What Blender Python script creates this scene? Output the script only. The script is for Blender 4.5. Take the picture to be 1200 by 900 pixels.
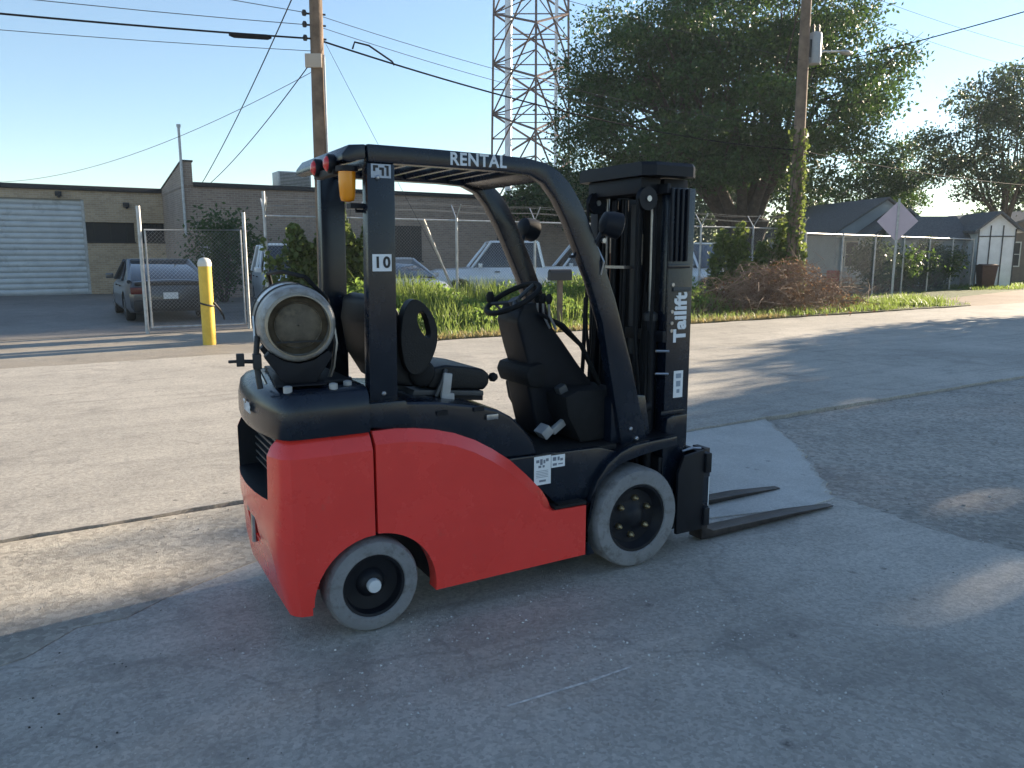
import bpy, bmesh, math, random
import numpy as np
from mathutils import Vector, Matrix
R = math.radians
SC = bpy.context.scene
for o in list(bpy.data.objects): bpy.data.objects.remove(o)
COL = SC.collection

# ---------------------------------------------------------------- camera, sky, sun, exposure
SUN_AZ, SUN_EL = 54.0, 16.0            # degrees clockwise from +Y, above the horizon
cam_d = bpy.data.cameras.new('Camera'); cam = bpy.data.objects.new('Camera', cam_d); COL.objects.link(cam)
cam.location = (0, 0, 1.6); cam.rotation_euler = (R(90 - 9.627), 0, 0)
cam_d.sensor_width = 36; cam_d.lens = 36 * 902 / 1200; cam_d.clip_start = .05; cam_d.clip_end = 3000
SC.camera = cam
w = bpy.data.worlds.new('World'); SC.world = w; w.use_nodes = True
wn = w.node_tree.nodes; bg = wn['Background']
sky = wn.new('ShaderNodeTexSky'); sky.sky_type = 'NISHITA'; sky.sun_disc = False
sky.sun_elevation = R(SUN_EL); sky.sun_rotation = R(SUN_AZ); sky.air_density = 1.0; sky.dust_density = .04; sky.ozone_density = 2.1
w.node_tree.links.new(sky.outputs[0], bg.inputs[0]); bg.inputs[1].default_value = .059
sd = bpy.data.lights.new('Sun', 'SUN'); sun = bpy.data.objects.new('Sun', sd); COL.objects.link(sun)
sd.energy = 4.9; sd.angle = R(.53); sd.color = (1, .84, .63)
sv = Vector((math.sin(R(SUN_AZ)) * math.cos(R(SUN_EL)), math.cos(R(SUN_AZ)) * math.cos(R(SUN_EL)), math.sin(R(SUN_EL))))
sun.rotation_euler = sv.to_track_quat('Z', 'Y').to_euler(); sun.location = (30, 20, 30)
SC.view_settings.view_transform = 'Standard'; SC.view_settings.look = 'None'
SC.view_settings.exposure = 2.0; SC.view_settings.gamma = 1; SC.view_settings.use_curve_mapping = False

# ---------------------------------------------------------------- frames of reference
TH = R(31.5)                            # the road, fence and brick buildings share this heading
RD = Vector((math.cos(TH), math.sin(TH), 0)); RN = Vector((-math.sin(TH), math.cos(TH), 0))
def rf(s, t, z=0): return RD * s + RN * t + Vector((0, 0, z))

# ---------------------------------------------------------------- things and tags
def tag(o, label=None, cat=None, group=None, kind=None):
    if label: o['label'] = label
    if cat: o['category'] = cat
    if group: o['group'] = group
    if kind: o['kind'] = kind
    return o
def thing(name, label, cat, loc=(0, 0, 0), rz=0, group=None):
    o = bpy.data.objects.new(name, None); COL.objects.link(o); o.empty_display_size = .2
    o.location = loc; o.rotation_euler = (0, 0, rz)
    return tag(o, label, cat, group)
def copy_tree(o, parent=None):
    c = o.copy(); COL.objects.link(c); c.parent = parent
    if parent: c.matrix_parent_inverse = o.matrix_parent_inverse.copy()
    for ch in list(o.children): copy_tree(ch, c)
    return c

# ---------------------------------------------------------------- mesh builder
class MB:
    def __init__(s): s.v = []; s.f = []; s.m = []; s.mi = 0
    def add(s, vs, fs):
        b = len(s.v); s.v += [tuple(p) for p in vs]
        for f in fs: s.f.append(tuple(b + i for i in f)); s.m.append(s.mi)
        return s
    def box(s, c, d, rot=None):
        P = []
        for x in (-.5, .5):
            for y in (-.5, .5):
                for z in (-.5, .5):
                    p = Vector((x * d[0], y * d[1], z * d[2]))
                    if rot is not None: p = rot @ p
                    P.append(p + Vector(c))
        return s.add(P, [(0, 1, 3, 2), (4, 6, 7, 5), (0, 4, 5, 1), (2, 3, 7, 6), (0, 2, 6, 4), (1, 5, 7, 3)])
    def b6(s, x0, x1, y0, y1, z0, z1): return s.box(((x0 + x1) / 2, (y0 + y1) / 2, (z0 + z1) / 2), (x1 - x0, y1 - y0, z1 - z0))
    def rings(s, rings, cap=True, cap0=True):
        n = len(rings[0]); V = [p for r in rings for p in r]; F = []
        for k in range(len(rings) - 1):
            for i in range(n):
                j = (i + 1) % n
                F.append((k * n + i, k * n + j, (k + 1) * n + j, (k + 1) * n + i))
        if cap and cap0: F.append(tuple(range(n - 1, -1, -1)))
        if cap: F.append(tuple((len(rings) - 1) * n + i for i in range(n)))
        return s.add(V, F)
    def prism(s, poly, a0, a1, ax='y'):
        def pt(p, a): return {'y': (p[0], a, p[1]), 'x': (a, p[0], p[1]), 'z': (p[0], p[1], a)}[ax]
        return s.rings([[pt(p, a0) for p in poly], [pt(p, a1) for p in poly]])
    def tube(s, pts, r, n=8, cap=True):
        pts = [Vector(p) for p in pts]; rs = r if isinstance(r, (list, tuple)) else [r] * len(pts)
        rg = []; ref = None
        for i, p in enumerate(pts):
            d = (pts[min(i + 1, len(pts) - 1)] - pts[max(i - 1, 0)]).normalized()
            if ref is None:
                ref = Vector((0, 0, 1)) if abs(d.z) < .9 else Vector((1, 0, 0))
            a = d.cross(ref); a = a.normalized() if a.length > 1e-6 else Vector((1, 0, 0)); b = a.cross(d).normalized(); ref = b
            rg.append([p + (a * math.cos(2 * math.pi * k / n) + b * math.sin(2 * math.pi * k / n)) * rs[i] for k in range(n)])
        return s.rings(rg, cap)
    def lathe(s, prof, c=(0, 0, 0), ax='y', n=32, close=False, cap0=True):
        rg = []
        for (r, h) in prof:
            ring = []
            for k in range(n):
                a = 2 * math.pi * k / n; u, v = r * math.cos(a), r * math.sin(a)
                q = {'y': (u, h, v), 'x': (h, u, v), 'z': (u, v, h)}[ax]
                ring.append(Vector(q) + Vector(c))
            rg.append(ring)
        if close: rg.append(rg[0]); return s.rings(rg, False)
        return s.rings(rg, True, cap0)
    def torus(s, c, R0, r, nrm, n=28, m=8):
        q = Vector(nrm).to_track_quat('Z', 'Y'); rg = []
        for k in range(n + 1):
            a = 2 * math.pi * k / n; ring = []
            for j in range(m):
                b = 2 * math.pi * j / m
                ring.append(Vector(c) + q @ Vector(((R0 + r * math.cos(b)) * math.cos(a), (R0 + r * math.cos(b)) * math.sin(a), r * math.sin(b))))
            rg.append(ring)
        return s.rings(rg, False)
    def build(s, name, mats, parent=None, bevel=0, smooth=None, seg=2, recalc=True):
        me = bpy.data.meshes.new(name); me.from_pydata(s.v, [], s.f)
        mats = mats if isinstance(mats, (list, tuple)) else [mats]
        for m in mats: me.materials.append(m)
        if len(mats) > 1: me.polygons.foreach_set('material_index', s.m)
        if recalc or bevel:
            bm = bmesh.new(); bm.from_mesh(me)
            bmesh.ops.remove_doubles(bm, verts=bm.verts, dist=1e-6)
            bmesh.ops.recalc_face_normals(bm, faces=bm.faces)
            if bevel:
                es = [e for e in bm.edges if len(e.link_faces) == 2 and e.calc_face_angle(0) > R(28)]
                if es: bmesh.ops.bevel(bm, geom=es, offset=bevel, segments=seg, profile=.6, affect='EDGES', clamp_overlap=True)
            bm.to_mesh(me); bm.free()
        if smooth is not None or bevel:
            me.polygons.foreach_set('use_smooth', [True] * len(me.polygons))
            me.set_sharp_from_angle(angle=R(smooth if smooth else 35))
        o = bpy.data.objects.new(name, me); COL.objects.link(o)
        if parent: o.parent = parent
        return o
def raw_mesh(name, V, F, mat, parent=None, smooth=False):
    """numpy quads/tris -> object"""
    me = bpy.data.meshes.new(name); k = F.shape[1]
    me.vertices.add(len(V)); me.vertices.foreach_set('co', V.astype(np.float32).ravel())
    me.loops.add(F.size); me.loops.foreach_set('vertex_index', F.astype(np.int32).ravel())
    me.polygons.add(len(F)); me.polygons.foreach_set('loop_start', np.arange(0, F.size, k, dtype=np.int32))
    me.polygons.foreach_set('loop_total', np.full(len(F), k, dtype=np.int32))
    if smooth: me.polygons.foreach_set('use_smooth', np.ones(len(F), dtype=bool))
    me.update(calc_edges=True); me.materials.append(mat)
    o = bpy.data.objects.new(name, me); COL.objects.link(o)
    if parent: o.parent = parent
    return o
def carve(o, cutters):
    """boolean-subtract closed MB shapes from o, baked into its mesh"""
    tmp = []; par = o.parent; o.parent = None
    for c in cutters:
        k = c.build('cutter', []); tmp.append(k)
        m = o.modifiers.new('b', 'BOOLEAN'); m.operation = 'DIFFERENCE'; m.object = k; m.solver = 'EXACT'
    bpy.context.view_layer.update()
    me = bpy.data.meshes.new_from_object(o.evaluated_get(bpy.context.evaluated_depsgraph_get()))
    o.modifiers.clear(); o.data = me; o.parent = par
    for k in tmp: bpy.data.objects.remove(k)
    return o
def text(name, body, mat, parent, loc, rot, size, offset=0., ext=.001, sx=1., spacing=1., align='CENTER'):
    c = bpy.data.curves.new(name, 'FONT'); c.body = body; c.size = size; c.extrude = ext; c.offset = offset
    c.align_x = align; c.align_y = 'CENTER'; c.space_character = spacing
    t = bpy.data.objects.new(name + '_tmp', c); COL.objects.link(t); bpy.context.view_layer.update()
    me = bpy.data.meshes.new_from_object(t.evaluated_get(bpy.context.evaluated_depsgraph_get()))
    bpy.data.objects.remove(t); me.materials.clear(); me.materials.append(mat)
    o = bpy.data.objects.new(name, me); COL.objects.link(o); o.parent = parent
    o.location = loc; o.rotation_euler = rot; o.scale = (sx, 1, 1)
    return o
def chai(p, k=2, closed=True):
    for _ in range(k):
        q = []
        for i in range(len(p)):
            a, b_ = p[i], p[(i + 1) % len(p)]
            q += [(a[0] * .75 + b_[0] * .25, a[1] * .75 + b_[1] * .25), (a[0] * .25 + b_[0] * .75, a[1] * .25 + b_[1] * .75)]
        p = q
    return p
def arc(cx, cz, r, a0, a1, n): return [(cx + r * math.cos(R(a0 + (a1 - a0) * i / n)), cz + r * math.sin(R(a0 + (a1 - a0) * i / n))) for i in range(n + 1)]

# ---------------------------------------------------------------- materials
def mat(name, col, rough=.5, metal=0., var=0., scale=6., bump=0., bscale=60., coat=0., col2=None, spec=.5, detail=6., rvar=0., dirt=None, scratch=None):
    m = bpy.data.materials.new(name); m.use_nodes = True; nt = m.node_tree; N = nt.nodes; L = nt.links
    b = N['Principled BSDF']; b.inputs['Roughness'].default_value = rough; b.inputs['Metallic'].default_value = metal
    b.inputs['Specular IOR Level'].default_value = spec; b.inputs['Coat Weight'].default_value = coat; b.inputs['Coat Roughness'].default_value = .08
    c = tuple(col) + (1,); b.inputs['Base Color'].default_value = c
    tc = N.new('ShaderNodeTexCoord')
    if var or col2 or rvar:
        n = N.new('ShaderNodeTexNoise'); n.inputs['Scale'].default_value = scale; n.inputs['Detail'].default_value = detail; n.inputs['Roughness'].default_value = .65
        L.new(tc.outputs['Object'], n.inputs['Vector'])
        r = N.new('ShaderNodeValToRGB'); r.color_ramp.elements[0].position = .32; r.color_ramp.elements[1].position = .68
        r.color_ramp.elements[0].color = tuple(max(0, x * (1 - var)) for x in col) + (1,)
        r.color_ramp.elements[1].color = (tuple(col2) if col2 else tuple(min(1, x * (1 + var)) for x in col)) + (1,)
        L.new(n.outputs['Fac'], r.inputs['Fac']); out = r.outputs['Color']
        if dirt:   # (colour, threshold low, high, scale)
            n2 = N.new('ShaderNodeTexNoise'); n2.inputs['Scale'].default_value = dirt[3]; n2.inputs['Detail'].default_value = 8; n2.inputs['Roughness'].default_value = .7
            L.new(tc.outputs['Object'], n2.inputs['Vector'])
            mr = N.new('ShaderNodeMapRange'); mr.inputs[1].default_value = dirt[1]; mr.inputs[2].default_value = dirt[2]; L.new(n2.outputs['Fac'], mr.inputs[0])
            mx = N.new('ShaderNodeMix'); mx.data_type = 'RGBA'; L.new(mr.outputs[0], mx.inputs[0]); L.new(out, mx.inputs[6]); mx.inputs[7].default_value = tuple(dirt[0]) + (1,)
            out = mx.outputs[2]
        if scratch:   # fine scuff lines: (colour, amount)
            mp = N.new('ShaderNodeMapping'); mp.inputs['Scale'].default_value = (5, 5, 95); mp.inputs['Rotation'].default_value = (.12, .22, .1); L.new(tc.outputs['Object'], mp.inputs['Vector'])
            n4 = N.new('ShaderNodeTexNoise'); n4.inputs['Scale'].default_value = 1.6; n4.inputs['Detail'].default_value = 4; n4.inputs['Roughness'].default_value = .75; L.new(mp.outputs[0], n4.inputs['Vector'])
            n5 = N.new('ShaderNodeTexNoise'); n5.inputs['Scale'].default_value = 2.3; n5.inputs['Detail'].default_value = 5; L.new(tc.outputs['Object'], n5.inputs['Vector'])
            m4 = N.new('ShaderNodeMapRange'); m4.inputs[1].default_value = .66; m4.inputs[2].default_value = .74; L.new(n4.outputs['Fac'], m4.inputs[0])
            m5 = N.new('ShaderNodeMapRange'); m5.inputs[1].default_value = .48; m5.inputs[2].default_value = .66; m5.inputs[4].default_value = scratch[1]; L.new(n5.outputs['Fac'], m5.inputs[0])
            mm = N.new('ShaderNodeMath'); mm.operation = 'MULTIPLY'; L.new(m4.outputs[0], mm.inputs[0]); L.new(m5.outputs[0], mm.inputs[1])
            mx4 = N.new('ShaderNodeMix'); mx4.data_type = 'RGBA'; L.new(mm.outputs[0], mx4.inputs[0]); L.new(out, mx4.inputs[6]); mx4.inputs[7].default_value = tuple(scratch[0]) + (1,); out = mx4.outputs[2]
        L.new(out, b.inputs['Base Color'])
        if rvar:
            mr2 = N.new('ShaderNodeMapRange'); mr2.inputs[3].default_value = max(0, rough - rvar); mr2.inputs[4].default_value = min(1, rough + rvar)
            L.new(n.outputs['Fac'], mr2.inputs[0]); L.new(mr2.outputs[0], b.inputs['Roughness'])
    if bump:
        n3 = N.new('ShaderNodeTexNoise'); n3.inputs['Scale'].default_value = bscale; n3.inputs['Detail'].default_value = 5
        L.new(tc.outputs['Object'], n3.inputs['Vector'])
        bp = N.new('ShaderNodeBump'); bp.inputs['Strength'].default_value = bump; bp.inputs['Distance'].default_value = .01
        L.new(n3.outputs['Fac'], bp.inputs['Height']); L.new(bp.outputs[0], b.inputs['Normal'])
    return m
def ground_mat(name, dark, light, spot, big=.35, mid=3., fine=90., bump=.35, speck=.6, patch=None, patch_scale=.5, cracks=0., rough=.6, streak=None):
    """two-scale mottled mineral surface with fine aggregate, stains and hairline cracks, in world metres"""
    m = bpy.data.materials.new(name); m.use_nodes = True; nt = m.node_tree; N = nt.nodes; L = nt.links
    b = N['Principled BSDF']; b.inputs['Roughness'].default_value = rough; b.inputs['Specular IOR Level'].default_value = .5
    g = N.new('ShaderNodeNewGeometry'); P = g.outputs['Position']
    def noise(sc, det=6, ro=.6, dist=0.):
        n = N.new('ShaderNodeTexNoise'); n.inputs['Scale'].default_value = sc; n.inputs['Detail'].default_value = det; n.inputs['Roughness'].default_value = ro
        n.inputs['Distortion'].default_value = dist; L.new(P, n.inputs['Vector']); return n.outputs['Fac']
    def rng(x, a, c, o0=0., o1=1.):
        q = N.new('ShaderNodeMapRange'); q.inputs[1].default_value = a; q.inputs[2].default_value = c; q.inputs[3].default_value = o0; q.inputs[4].default_value = o1
        L.new(x, q.inputs[0]); return q.outputs[0]
    def mix(f, a, c):
        q = N.new('ShaderNodeMix'); q.data_type = 'RGBA'
        L.new(f, q.inputs[0])
        for i, x in ((6, a), (7, c)):
            if isinstance(x, tuple): q.inputs[i].default_value = x + (1,)
            else: L.new(x, q.inputs[i])
        return q.outputs[2]
    c = mix(rng(noise(big, 8, .65, .4), .35, .65), dark, light)
    c = mix(rng(noise(mid, 8, .7), .42, .75, 0, .55), c, spot)
    if patch: c = mix(rng(noise(patch_scale, 7, .65, .6), .52, .66), c, patch)
    v = N.new('ShaderNodeTexVoronoi'); v.inputs['Scale'].default_value = fine; L.new(P, v.inputs['Vector'])
    hs = N.new('ShaderNodeMix'); hs.data_type = 'RGBA'; hs.blend_type = 'MULTIPLY'; hs.inputs[0].default_value = speck
    rr = N.new('ShaderNodeValToRGB'); rr.color_ramp.elements[0].color = (.62, .62, .62, 1); rr.color_ramp.elements[1].color = (1.25, 1.25, 1.25, 1)
    sp = N.new('ShaderNodeSeparateColor'); L.new(v.outputs['Color'], sp.inputs[0]); L.new(sp.outputs[0], rr.inputs[0])
    L.new(c, hs.inputs[6]); L.new(rr.outputs[0], hs.inputs[7]); c = hs.outputs[2]
    nf = rng(noise(75, 3, .85), .63, .70, 0, .65); c = mix(nf, c, tuple(min(1, x * 2.0) for x in light))
    nd = rng(noise(34, 6, .8), .64, .74, 0, .45); c = mix(nd, c, tuple(x * .45 for x in dark))
    pv = N.new('ShaderNodeTexVoronoi'); pv.inputs['Scale'].default_value = 5.5; L.new(P, pv.inputs['Vector'])
    pm = N.new('ShaderNodeMath'); pm.operation = 'MULTIPLY'; L.new(rng(pv.outputs['Distance'], .05, .16, 1, 0), pm.inputs[0]); L.new(rng(noise(1.3, 4, .6), .50, .57), pm.inputs[1])
    pit = N.new('ShaderNodeMath'); pit.operation = 'MULTIPLY'; L.new(pm.outputs[0], pit.inputs[0]); L.new(rng(noise(60, 3, .7), .35, .55), pit.inputs[1]); c = mix(pit.outputs[0], c, tuple(x * .28 for x in dark))
    st1 = rng(noise(1.1, 8, .66, 1.2), .53, .68, 0, .5); c = mix(st1, c, tuple(x * .5 for x in dark))
    hb = noise(9, 10, .78); h2 = noise(140, 5, .75)
    ad = N.new('ShaderNodeMath'); ad.operation = 'MULTIPLY_ADD'; ad.inputs[1].default_value = .6; L.new(h2, ad.inputs[0]); L.new(hb, ad.inputs[2]); hh = ad.outputs[0]
    if cracks:
        vw = N.new('ShaderNodeTexVoronoi'); vw.feature = 'DISTANCE_TO_EDGE'; vw.inputs['Scale'].default_value = .55
        wn_ = N.new('ShaderNodeTexNoise'); wn_.inputs['Scale'].default_value = 2.2; wn_.inputs['Detail'].default_value = 6; L.new(P, wn_.inputs['Vector'])
        vm = N.new('ShaderNodeVectorMath'); vm.operation = 'MULTIPLY_ADD'; vm.inputs[1].default_value = (.7, .7, .7); L.new(wn_.outputs['Color'], vm.inputs[0]); L.new(P, vm.inputs[2]); L.new(vm.outputs[0], vw.inputs['Vector'])
        ck = rng(vw.outputs['Distance'], .0, .012, cracks, 0); c = mix(ck, c, tuple(x * .4 for x in dark))
    if streak:   # tyre smears drawn out along the direction of travel
        mp = N.new('ShaderNodeMapping'); mp.inputs['Rotation'].default_value = (0, 0, -streak); L.new(P, mp.inputs['Vector'])
        m2 = N.new('ShaderNodeMapping'); m2.inputs['Scale'].default_value = (.35, 4.5, 1); L.new(mp.outputs[0], m2.inputs['Vector'])
        ns_ = N.new('ShaderNodeTexNoise'); ns_.inputs['Scale'].default_value = 1.1; ns_.inputs['Detail'].default_value = 6; ns_.inputs['Roughness'].default_value = .6; L.new(m2.outputs[0], ns_.inputs['Vector'])
        c = mix(rng(ns_.outputs['Fac'], .54, .68, 0, .42), c, tuple(x * .55 for x in dark)); c = mix(rng(ns_.outputs['Fac'], .42, .30, 0, .3), c, tuple(min(1, x * 1.25) for x in light))
    L.new(c, b.inputs['Base Color'])
    bp = N.new('ShaderNodeBump'); bp.inputs['Strength'].default_value = bump; bp.inputs['Distance'].default_value = .02
    L.new(hh, bp.inputs['Height']); L.new(bp.outputs[0], b.inputs['Normal'])
    return m
def leaf_mat(name, c0, c1, trans=.4, tcol=None, rough=.5):
    m = bpy.data.materials.new(name); m.use_nodes = True; nt = m.node_tree; N = nt.nodes; L = nt.links
    b = N['Principled BSDF']; b.inputs['Roughness'].default_value = rough; b.inputs['Specular IOR Level'].default_value = .35
    g = N.new('ShaderNodeNewGeometry'); r = N.new('ShaderNodeValToRGB')
    r.color_ramp.elements[0].color = tuple(c0) + (1,); r.color_ramp.elements[1].color = tuple(c1) + (1,)
    L.new(g.outputs['Random Per Island'], r.inputs[0]); L.new(r.outputs[0], b.inputs['Base Color'])
    t = N.new('ShaderNodeBsdfTranslucent'); tc = tcol or tuple(min(1, x * 1.5) for x in c1)
    mx = N.new('ShaderNodeMix'); mx.data_type = 'RGBA'; mx.inputs[0].default_value = .6; L.new(r.outputs[0], mx.inputs[6]); mx.inputs[7].default_value = tuple(tc) + (1,)
    L.new(mx.outputs[2], t.inputs[0])
    ms = N.new('ShaderNodeMixShader'); ms.inputs[0].default_value = trans
    L.new(b.outputs[0], ms.inputs[1]); L.new(t.outputs[0], ms.inputs[2]); L.new(ms.outputs[0], N['Material Output'].inputs[0])
    return m
def glass_mat(name, col=(.02, .025, .03), rough=.05):
    m = mat(name, col, rough, coat=.6); m.node_tree.nodes['Principled BSDF'].inputs['Specular IOR Level'].default_value = .7; return m

BLK = mat('black_paint', (.005, .0088, .0175), .26, spec=.5, var=.25, scale=9, rvar=.1, dirt=((.03, .028, .026), .60, .80, 5), scratch=((.07, .075, .08), .5))
BLKM = mat('matte_black', (.006, .007, .011), .55, spec=.3, var=.3, scale=14, rvar=.12, dirt=((.035, .03, .027), .64, .84, 7))
RUB = mat('rubber_black', (.008, .008, .009), .75, spec=.3, var=.3, scale=20, bump=.2)
VINYL = mat('seat_vinyl', (.006, .0065, .008), .5, spec=.35, var=.2, scale=20, bump=.25, bscale=140)
RED = mat('red_paint', (.76, .048, .036), .27, coat=.35, var=.06, scale=2.5, rvar=.11, dirt=((.46, .10, .07), .60, .84, 7), scratch=((.72, .38, .32), .9))
TYRE = mat('grey_cushion_tyre', (.20, .203, .21), .85, var=.15, scale=7, bump=.35, bscale=60, dirt=((.095, .088, .08), .50, .70, 16), scratch=((.32, .31, .30), .6))
STEEL = mat('bare_steel', (.36, .36, .37), .35, 1., var=.2, scale=20)
FORK = mat('worn_fork_steel', (.055, .047, .045), .5, .5, var=.4, scale=10, bump=.2)
DGREY = mat('dark_grey_plastic', (.045, .048, .052), .5, var=.2)
LGREY = mat('light_grey_part', (.35, .35, .35), .5, var=.2)
RUST = mat('rusty_chain', (.16, .07, .04), .75, .3, var=.5, scale=30)
WHITE = mat('white_sticker', (.72, .74, .76), .5, var=.06)
INK = mat('black_ink', (.01, .01, .012), .5)
PALE = mat('pale_lettering', (.62, .66, .70), .55, var=.15, scale=30)
AMBER = mat('amber_lens', (1, .36, .015), .18); AMBER.node_tree.nodes['Principled BSDF'].inputs['Transmission Weight'].default_value = .25
REDLENS = mat('red_lens', (.55, .03, .03), .2)
CLEAR = mat('lamp_glass', (.75, .78, .8), .12, .3)
TANKM = mat('tank_grey_paint', (.36, .355, .345), .42, .15, var=.25, scale=5, dirt=((.13, .10, .07), .44, .66, 8), rvar=.08)
TANKB = mat('tank_foot_brown', (.13, .105, .075), .6, .2, var=.5, scale=9, dirt=((.24, .19, .12), .52, .75, 12))
TANKR = mat('tank_ring_tan', (.34, .28, .20), .5, .3, var=.35, scale=9)
BRASS = mat('brass_nut', (.38, .30, .17), .4, .9, var=.3, scale=30)

# ================================================================ GROUND
CONC = ground_mat('concrete_apron_mat', (.37, .345, .31), (.52, .485, .435), (.29, .265, .235), big=.6, mid=2.2, fine=70, bump=.55, speck=.6, patch=(.45, .385, .315), patch_scale=.45, cracks=.34, streak=R(24))
GRAV = ground_mat('gravel_asphalt_mat', (.33, .305, .27), (.48, .435, .38), (.22, .20, .175), big=.8, mid=3.5, fine=38, bump=.8, speck=.9, patch=(.40, .335, .285), patch_scale=.6)
ROADM = ground_mat('worn_asphalt_mat', (.31, .287, .252), (.435, .403, .352), (.262, .24, .21), big=.3, mid=1.6, fine=60, bump=.4, speck=.6, patch=(.45, .415, .365), patch_scale=.22, cracks=.25, streak=TH)
SLABM = ground_mat('pale_slab_mat', (.42, .405, .375), (.53, .51, .475), (.35, .335, .31), big=.7, mid=3, fine=110, bump=.3, speck=.4)
DIRT = ground_mat('dirt_shoulder_mat', rough=.85, dark=(.34, .312, .268), light=(.475, .44, .38), spot=(.275, .248, .21), big=.9, mid=5, fine=34, bump=.8, speck=.7)
LOT = ground_mat('lot_mat', (.15, .135, .12), (.23, .21, .185), (.11, .10, .09), big=.3, mid=2, fine=40, bump=.4, speck=.6)
APRON = ground_mat('far_apron_mat', (.24, .21, .17), (.33, .295, .24), (.18, .155, .125), big=.4, mid=2.5, fine=60, bump=.3, speck=.5)
SOIL = ground_mat('verge_soil_mat', (.10, .085, .05), (.17, .15, .08), (.06, .07, .03), big=1.2, mid=6, fine=30, bump=1.0, speck=.8)
DRIVE = ground_mat('dirt_drive_mat', (.26, .19, .14), (.36, .28, .21), (.2, .15, .11), big=.4, mid=3, fine=40, bump=.5, speck=.6)
rng = random.Random(5)
def wob(n, amp, seed):
    r_ = random.Random(seed); out = []; x = 0
    for i in range(n): x = x * .7 + r_.uniform(-amp, amp); out.append(x)
    return out
def sheet(name, poly, z, th, m):
    b = MB(); b.prism([(p[0], p[1]) for p in poly], z - th, z, 'z'); o = b.build(name, m); tag(o, kind='structure'); return o
o = sheet('ground', [(1800 * math.cos(k * math.pi / 24), 1800 * math.sin(k * math.pi / 24)) for k in range(48)], -.06, .2, SOIL)
# near edge of the road (t = 5) and the far edge (t = 12.85), both slightly ragged
ns = [i * .12 - 9 for i in range(0, 200)]
we = wob(len(ns), .018, 3)
near = [rf(-90, 5.0)] + [rf(s, 5.0 + e) for s, e in zip(ns, we)] + [rf(130, 5.0)]
fs = [i * .3 - 14 for i in range(0, 190)]
wf = wob(len(fs), .05, 4)
far = [rf(-90, 12.8)] + [rf(s, 12.75 + e) for s, e in zip(fs, wf)] + [rf(130, 12.8)]
sheet('road', near + far[::-1], .018, .07, ROADM)
# yard in front of the road
sheet('yard', [rf(-90, 5.3), rf(130, 5.3), rf(130, -60), rf(-90, -60)], -.030, .05, GRAV)
# broken asphalt right of the forks: a real uneven surface
def vnoise(x, y, f, seed):
    r_ = np.random.RandomState(seed); G = r_.uniform(-1, 1, (256, 256)); X, Y = x * f + 500, y * f + 500
    i, j = np.floor(X).astype(int), np.floor(Y).astype(int); u, v = X - i, Y - j; u = u * u * (3 - 2 * u); v = v * v * (3 - 2 * v)
    g = lambda a, b_: G[a % 256, b_ % 256]
    return (g(i, j) * (1 - u) + g(i + 1, j) * u) * (1 - v) + (g(i, j + 1) * (1 - u) + g(i + 1, j + 1) * u) * v
gs = np.linspace(2.0, 14.0, 250); gt = np.linspace(-5.0, 4.98, 210); S_, T_ = np.meshgrid(gs, gt, indexing='ij')
GX = RD.x * S_ + RN.x * T_; GY = RD.y * S_ + RN.y * T_
GZ = -.013 + .007 * vnoise(GX, GY, .9, 1) + .004 * vnoise(GX, GY, 3.1, 2) + .0028 * vnoise(GX, GY, 9, 3)
V = np.stack([GX, GY, np.minimum(GZ, -.0015)], 2).reshape(-1, 3); k_ = np.arange(249 * 209); a_ = (k_ // 209) * 210 + k_ % 209
tag(raw_mesh('broken_asphalt', V, np.stack([a_, a_ + 210, a_ + 211, a_ + 1], 1), GRAV, smooth=True), kind='structure')
edge = [(2.50, 7.375), (2.47, 7.0), (2.45, 6.6), (2.40, 6.2), (2.33, 5.85), (2.27, 5.5), (2.22, 5.25), (2.15, 4.98), (2.22, 4.86), (2.30, 4.66), (2.42, 4.42), (2.56, 4.2), (2.78, 3.98), (3.1, 3.75), (3.6, 3.4), (4.3, 2.8), (6, .8), (9, -8)]
er = random.Random(8); ee = []
for a, c in zip(edge, edge[1:]):
    for k in range(6):
        q = k / 6; ee.append((a[0] + (c[0] - a[0]) * q + er.uniform(-.022, .022), a[1] + (c[1] - a[1]) * q + er.uniform(-.022, .022)))
sheet('concrete_apron', [tuple(rf(-30, 4.984))[:2], tuple(rf(.5, 4.984))[:2]] + ee + [(-20, -30), (-40, -30)], 0.0, .05, CONC); apron_ = bpy.data.objects['concrete_apron']
scr = MB(); scr.add([(-.02, 2.53, .0012), (.12, 2.605, .0012), (.30, 2.70, .0012), (.47, 2.80, .0012), (.475, 2.793, .0012), (.305, 2.688, .0012), (.125, 2.594, .0012), (-.015, 2.522, .0012)], [(0, 1, 6, 7), (1, 2, 5, 6), (2, 3, 4, 5)]); scr.build('scrape_mark', mat('scraped_concrete', (.55, .53, .49), .9, var=.4, scale=30), apron_, recalc=False)
# paler newer slab beside the forks
slab = [(.95, 6.385), (2.44, 7.30)] + [(x - .03, y) for x, y in ee[3:46]] + [(1.9, 4.72), (1.2, 4.5), (.55, 5.2)]
sheet('concrete_slab', slab, .007, .03, SLABM)
dl = []
for i in range(60):
    s = -9 + i * .19; dl.append(rf(s, 4.98))
dr = random.Random(12)
for i in range(60):
    s = 2.3 - i * .19; wdt = 1.75 * min(1, (2.5 - s) / 3.0) + dr.uniform(-.12, .12); dl.append(rf(s, 5.0 - max(.05, wdt)))
sheet('dirt_shoulder', dl, .003, .02, DIRT)
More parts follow.
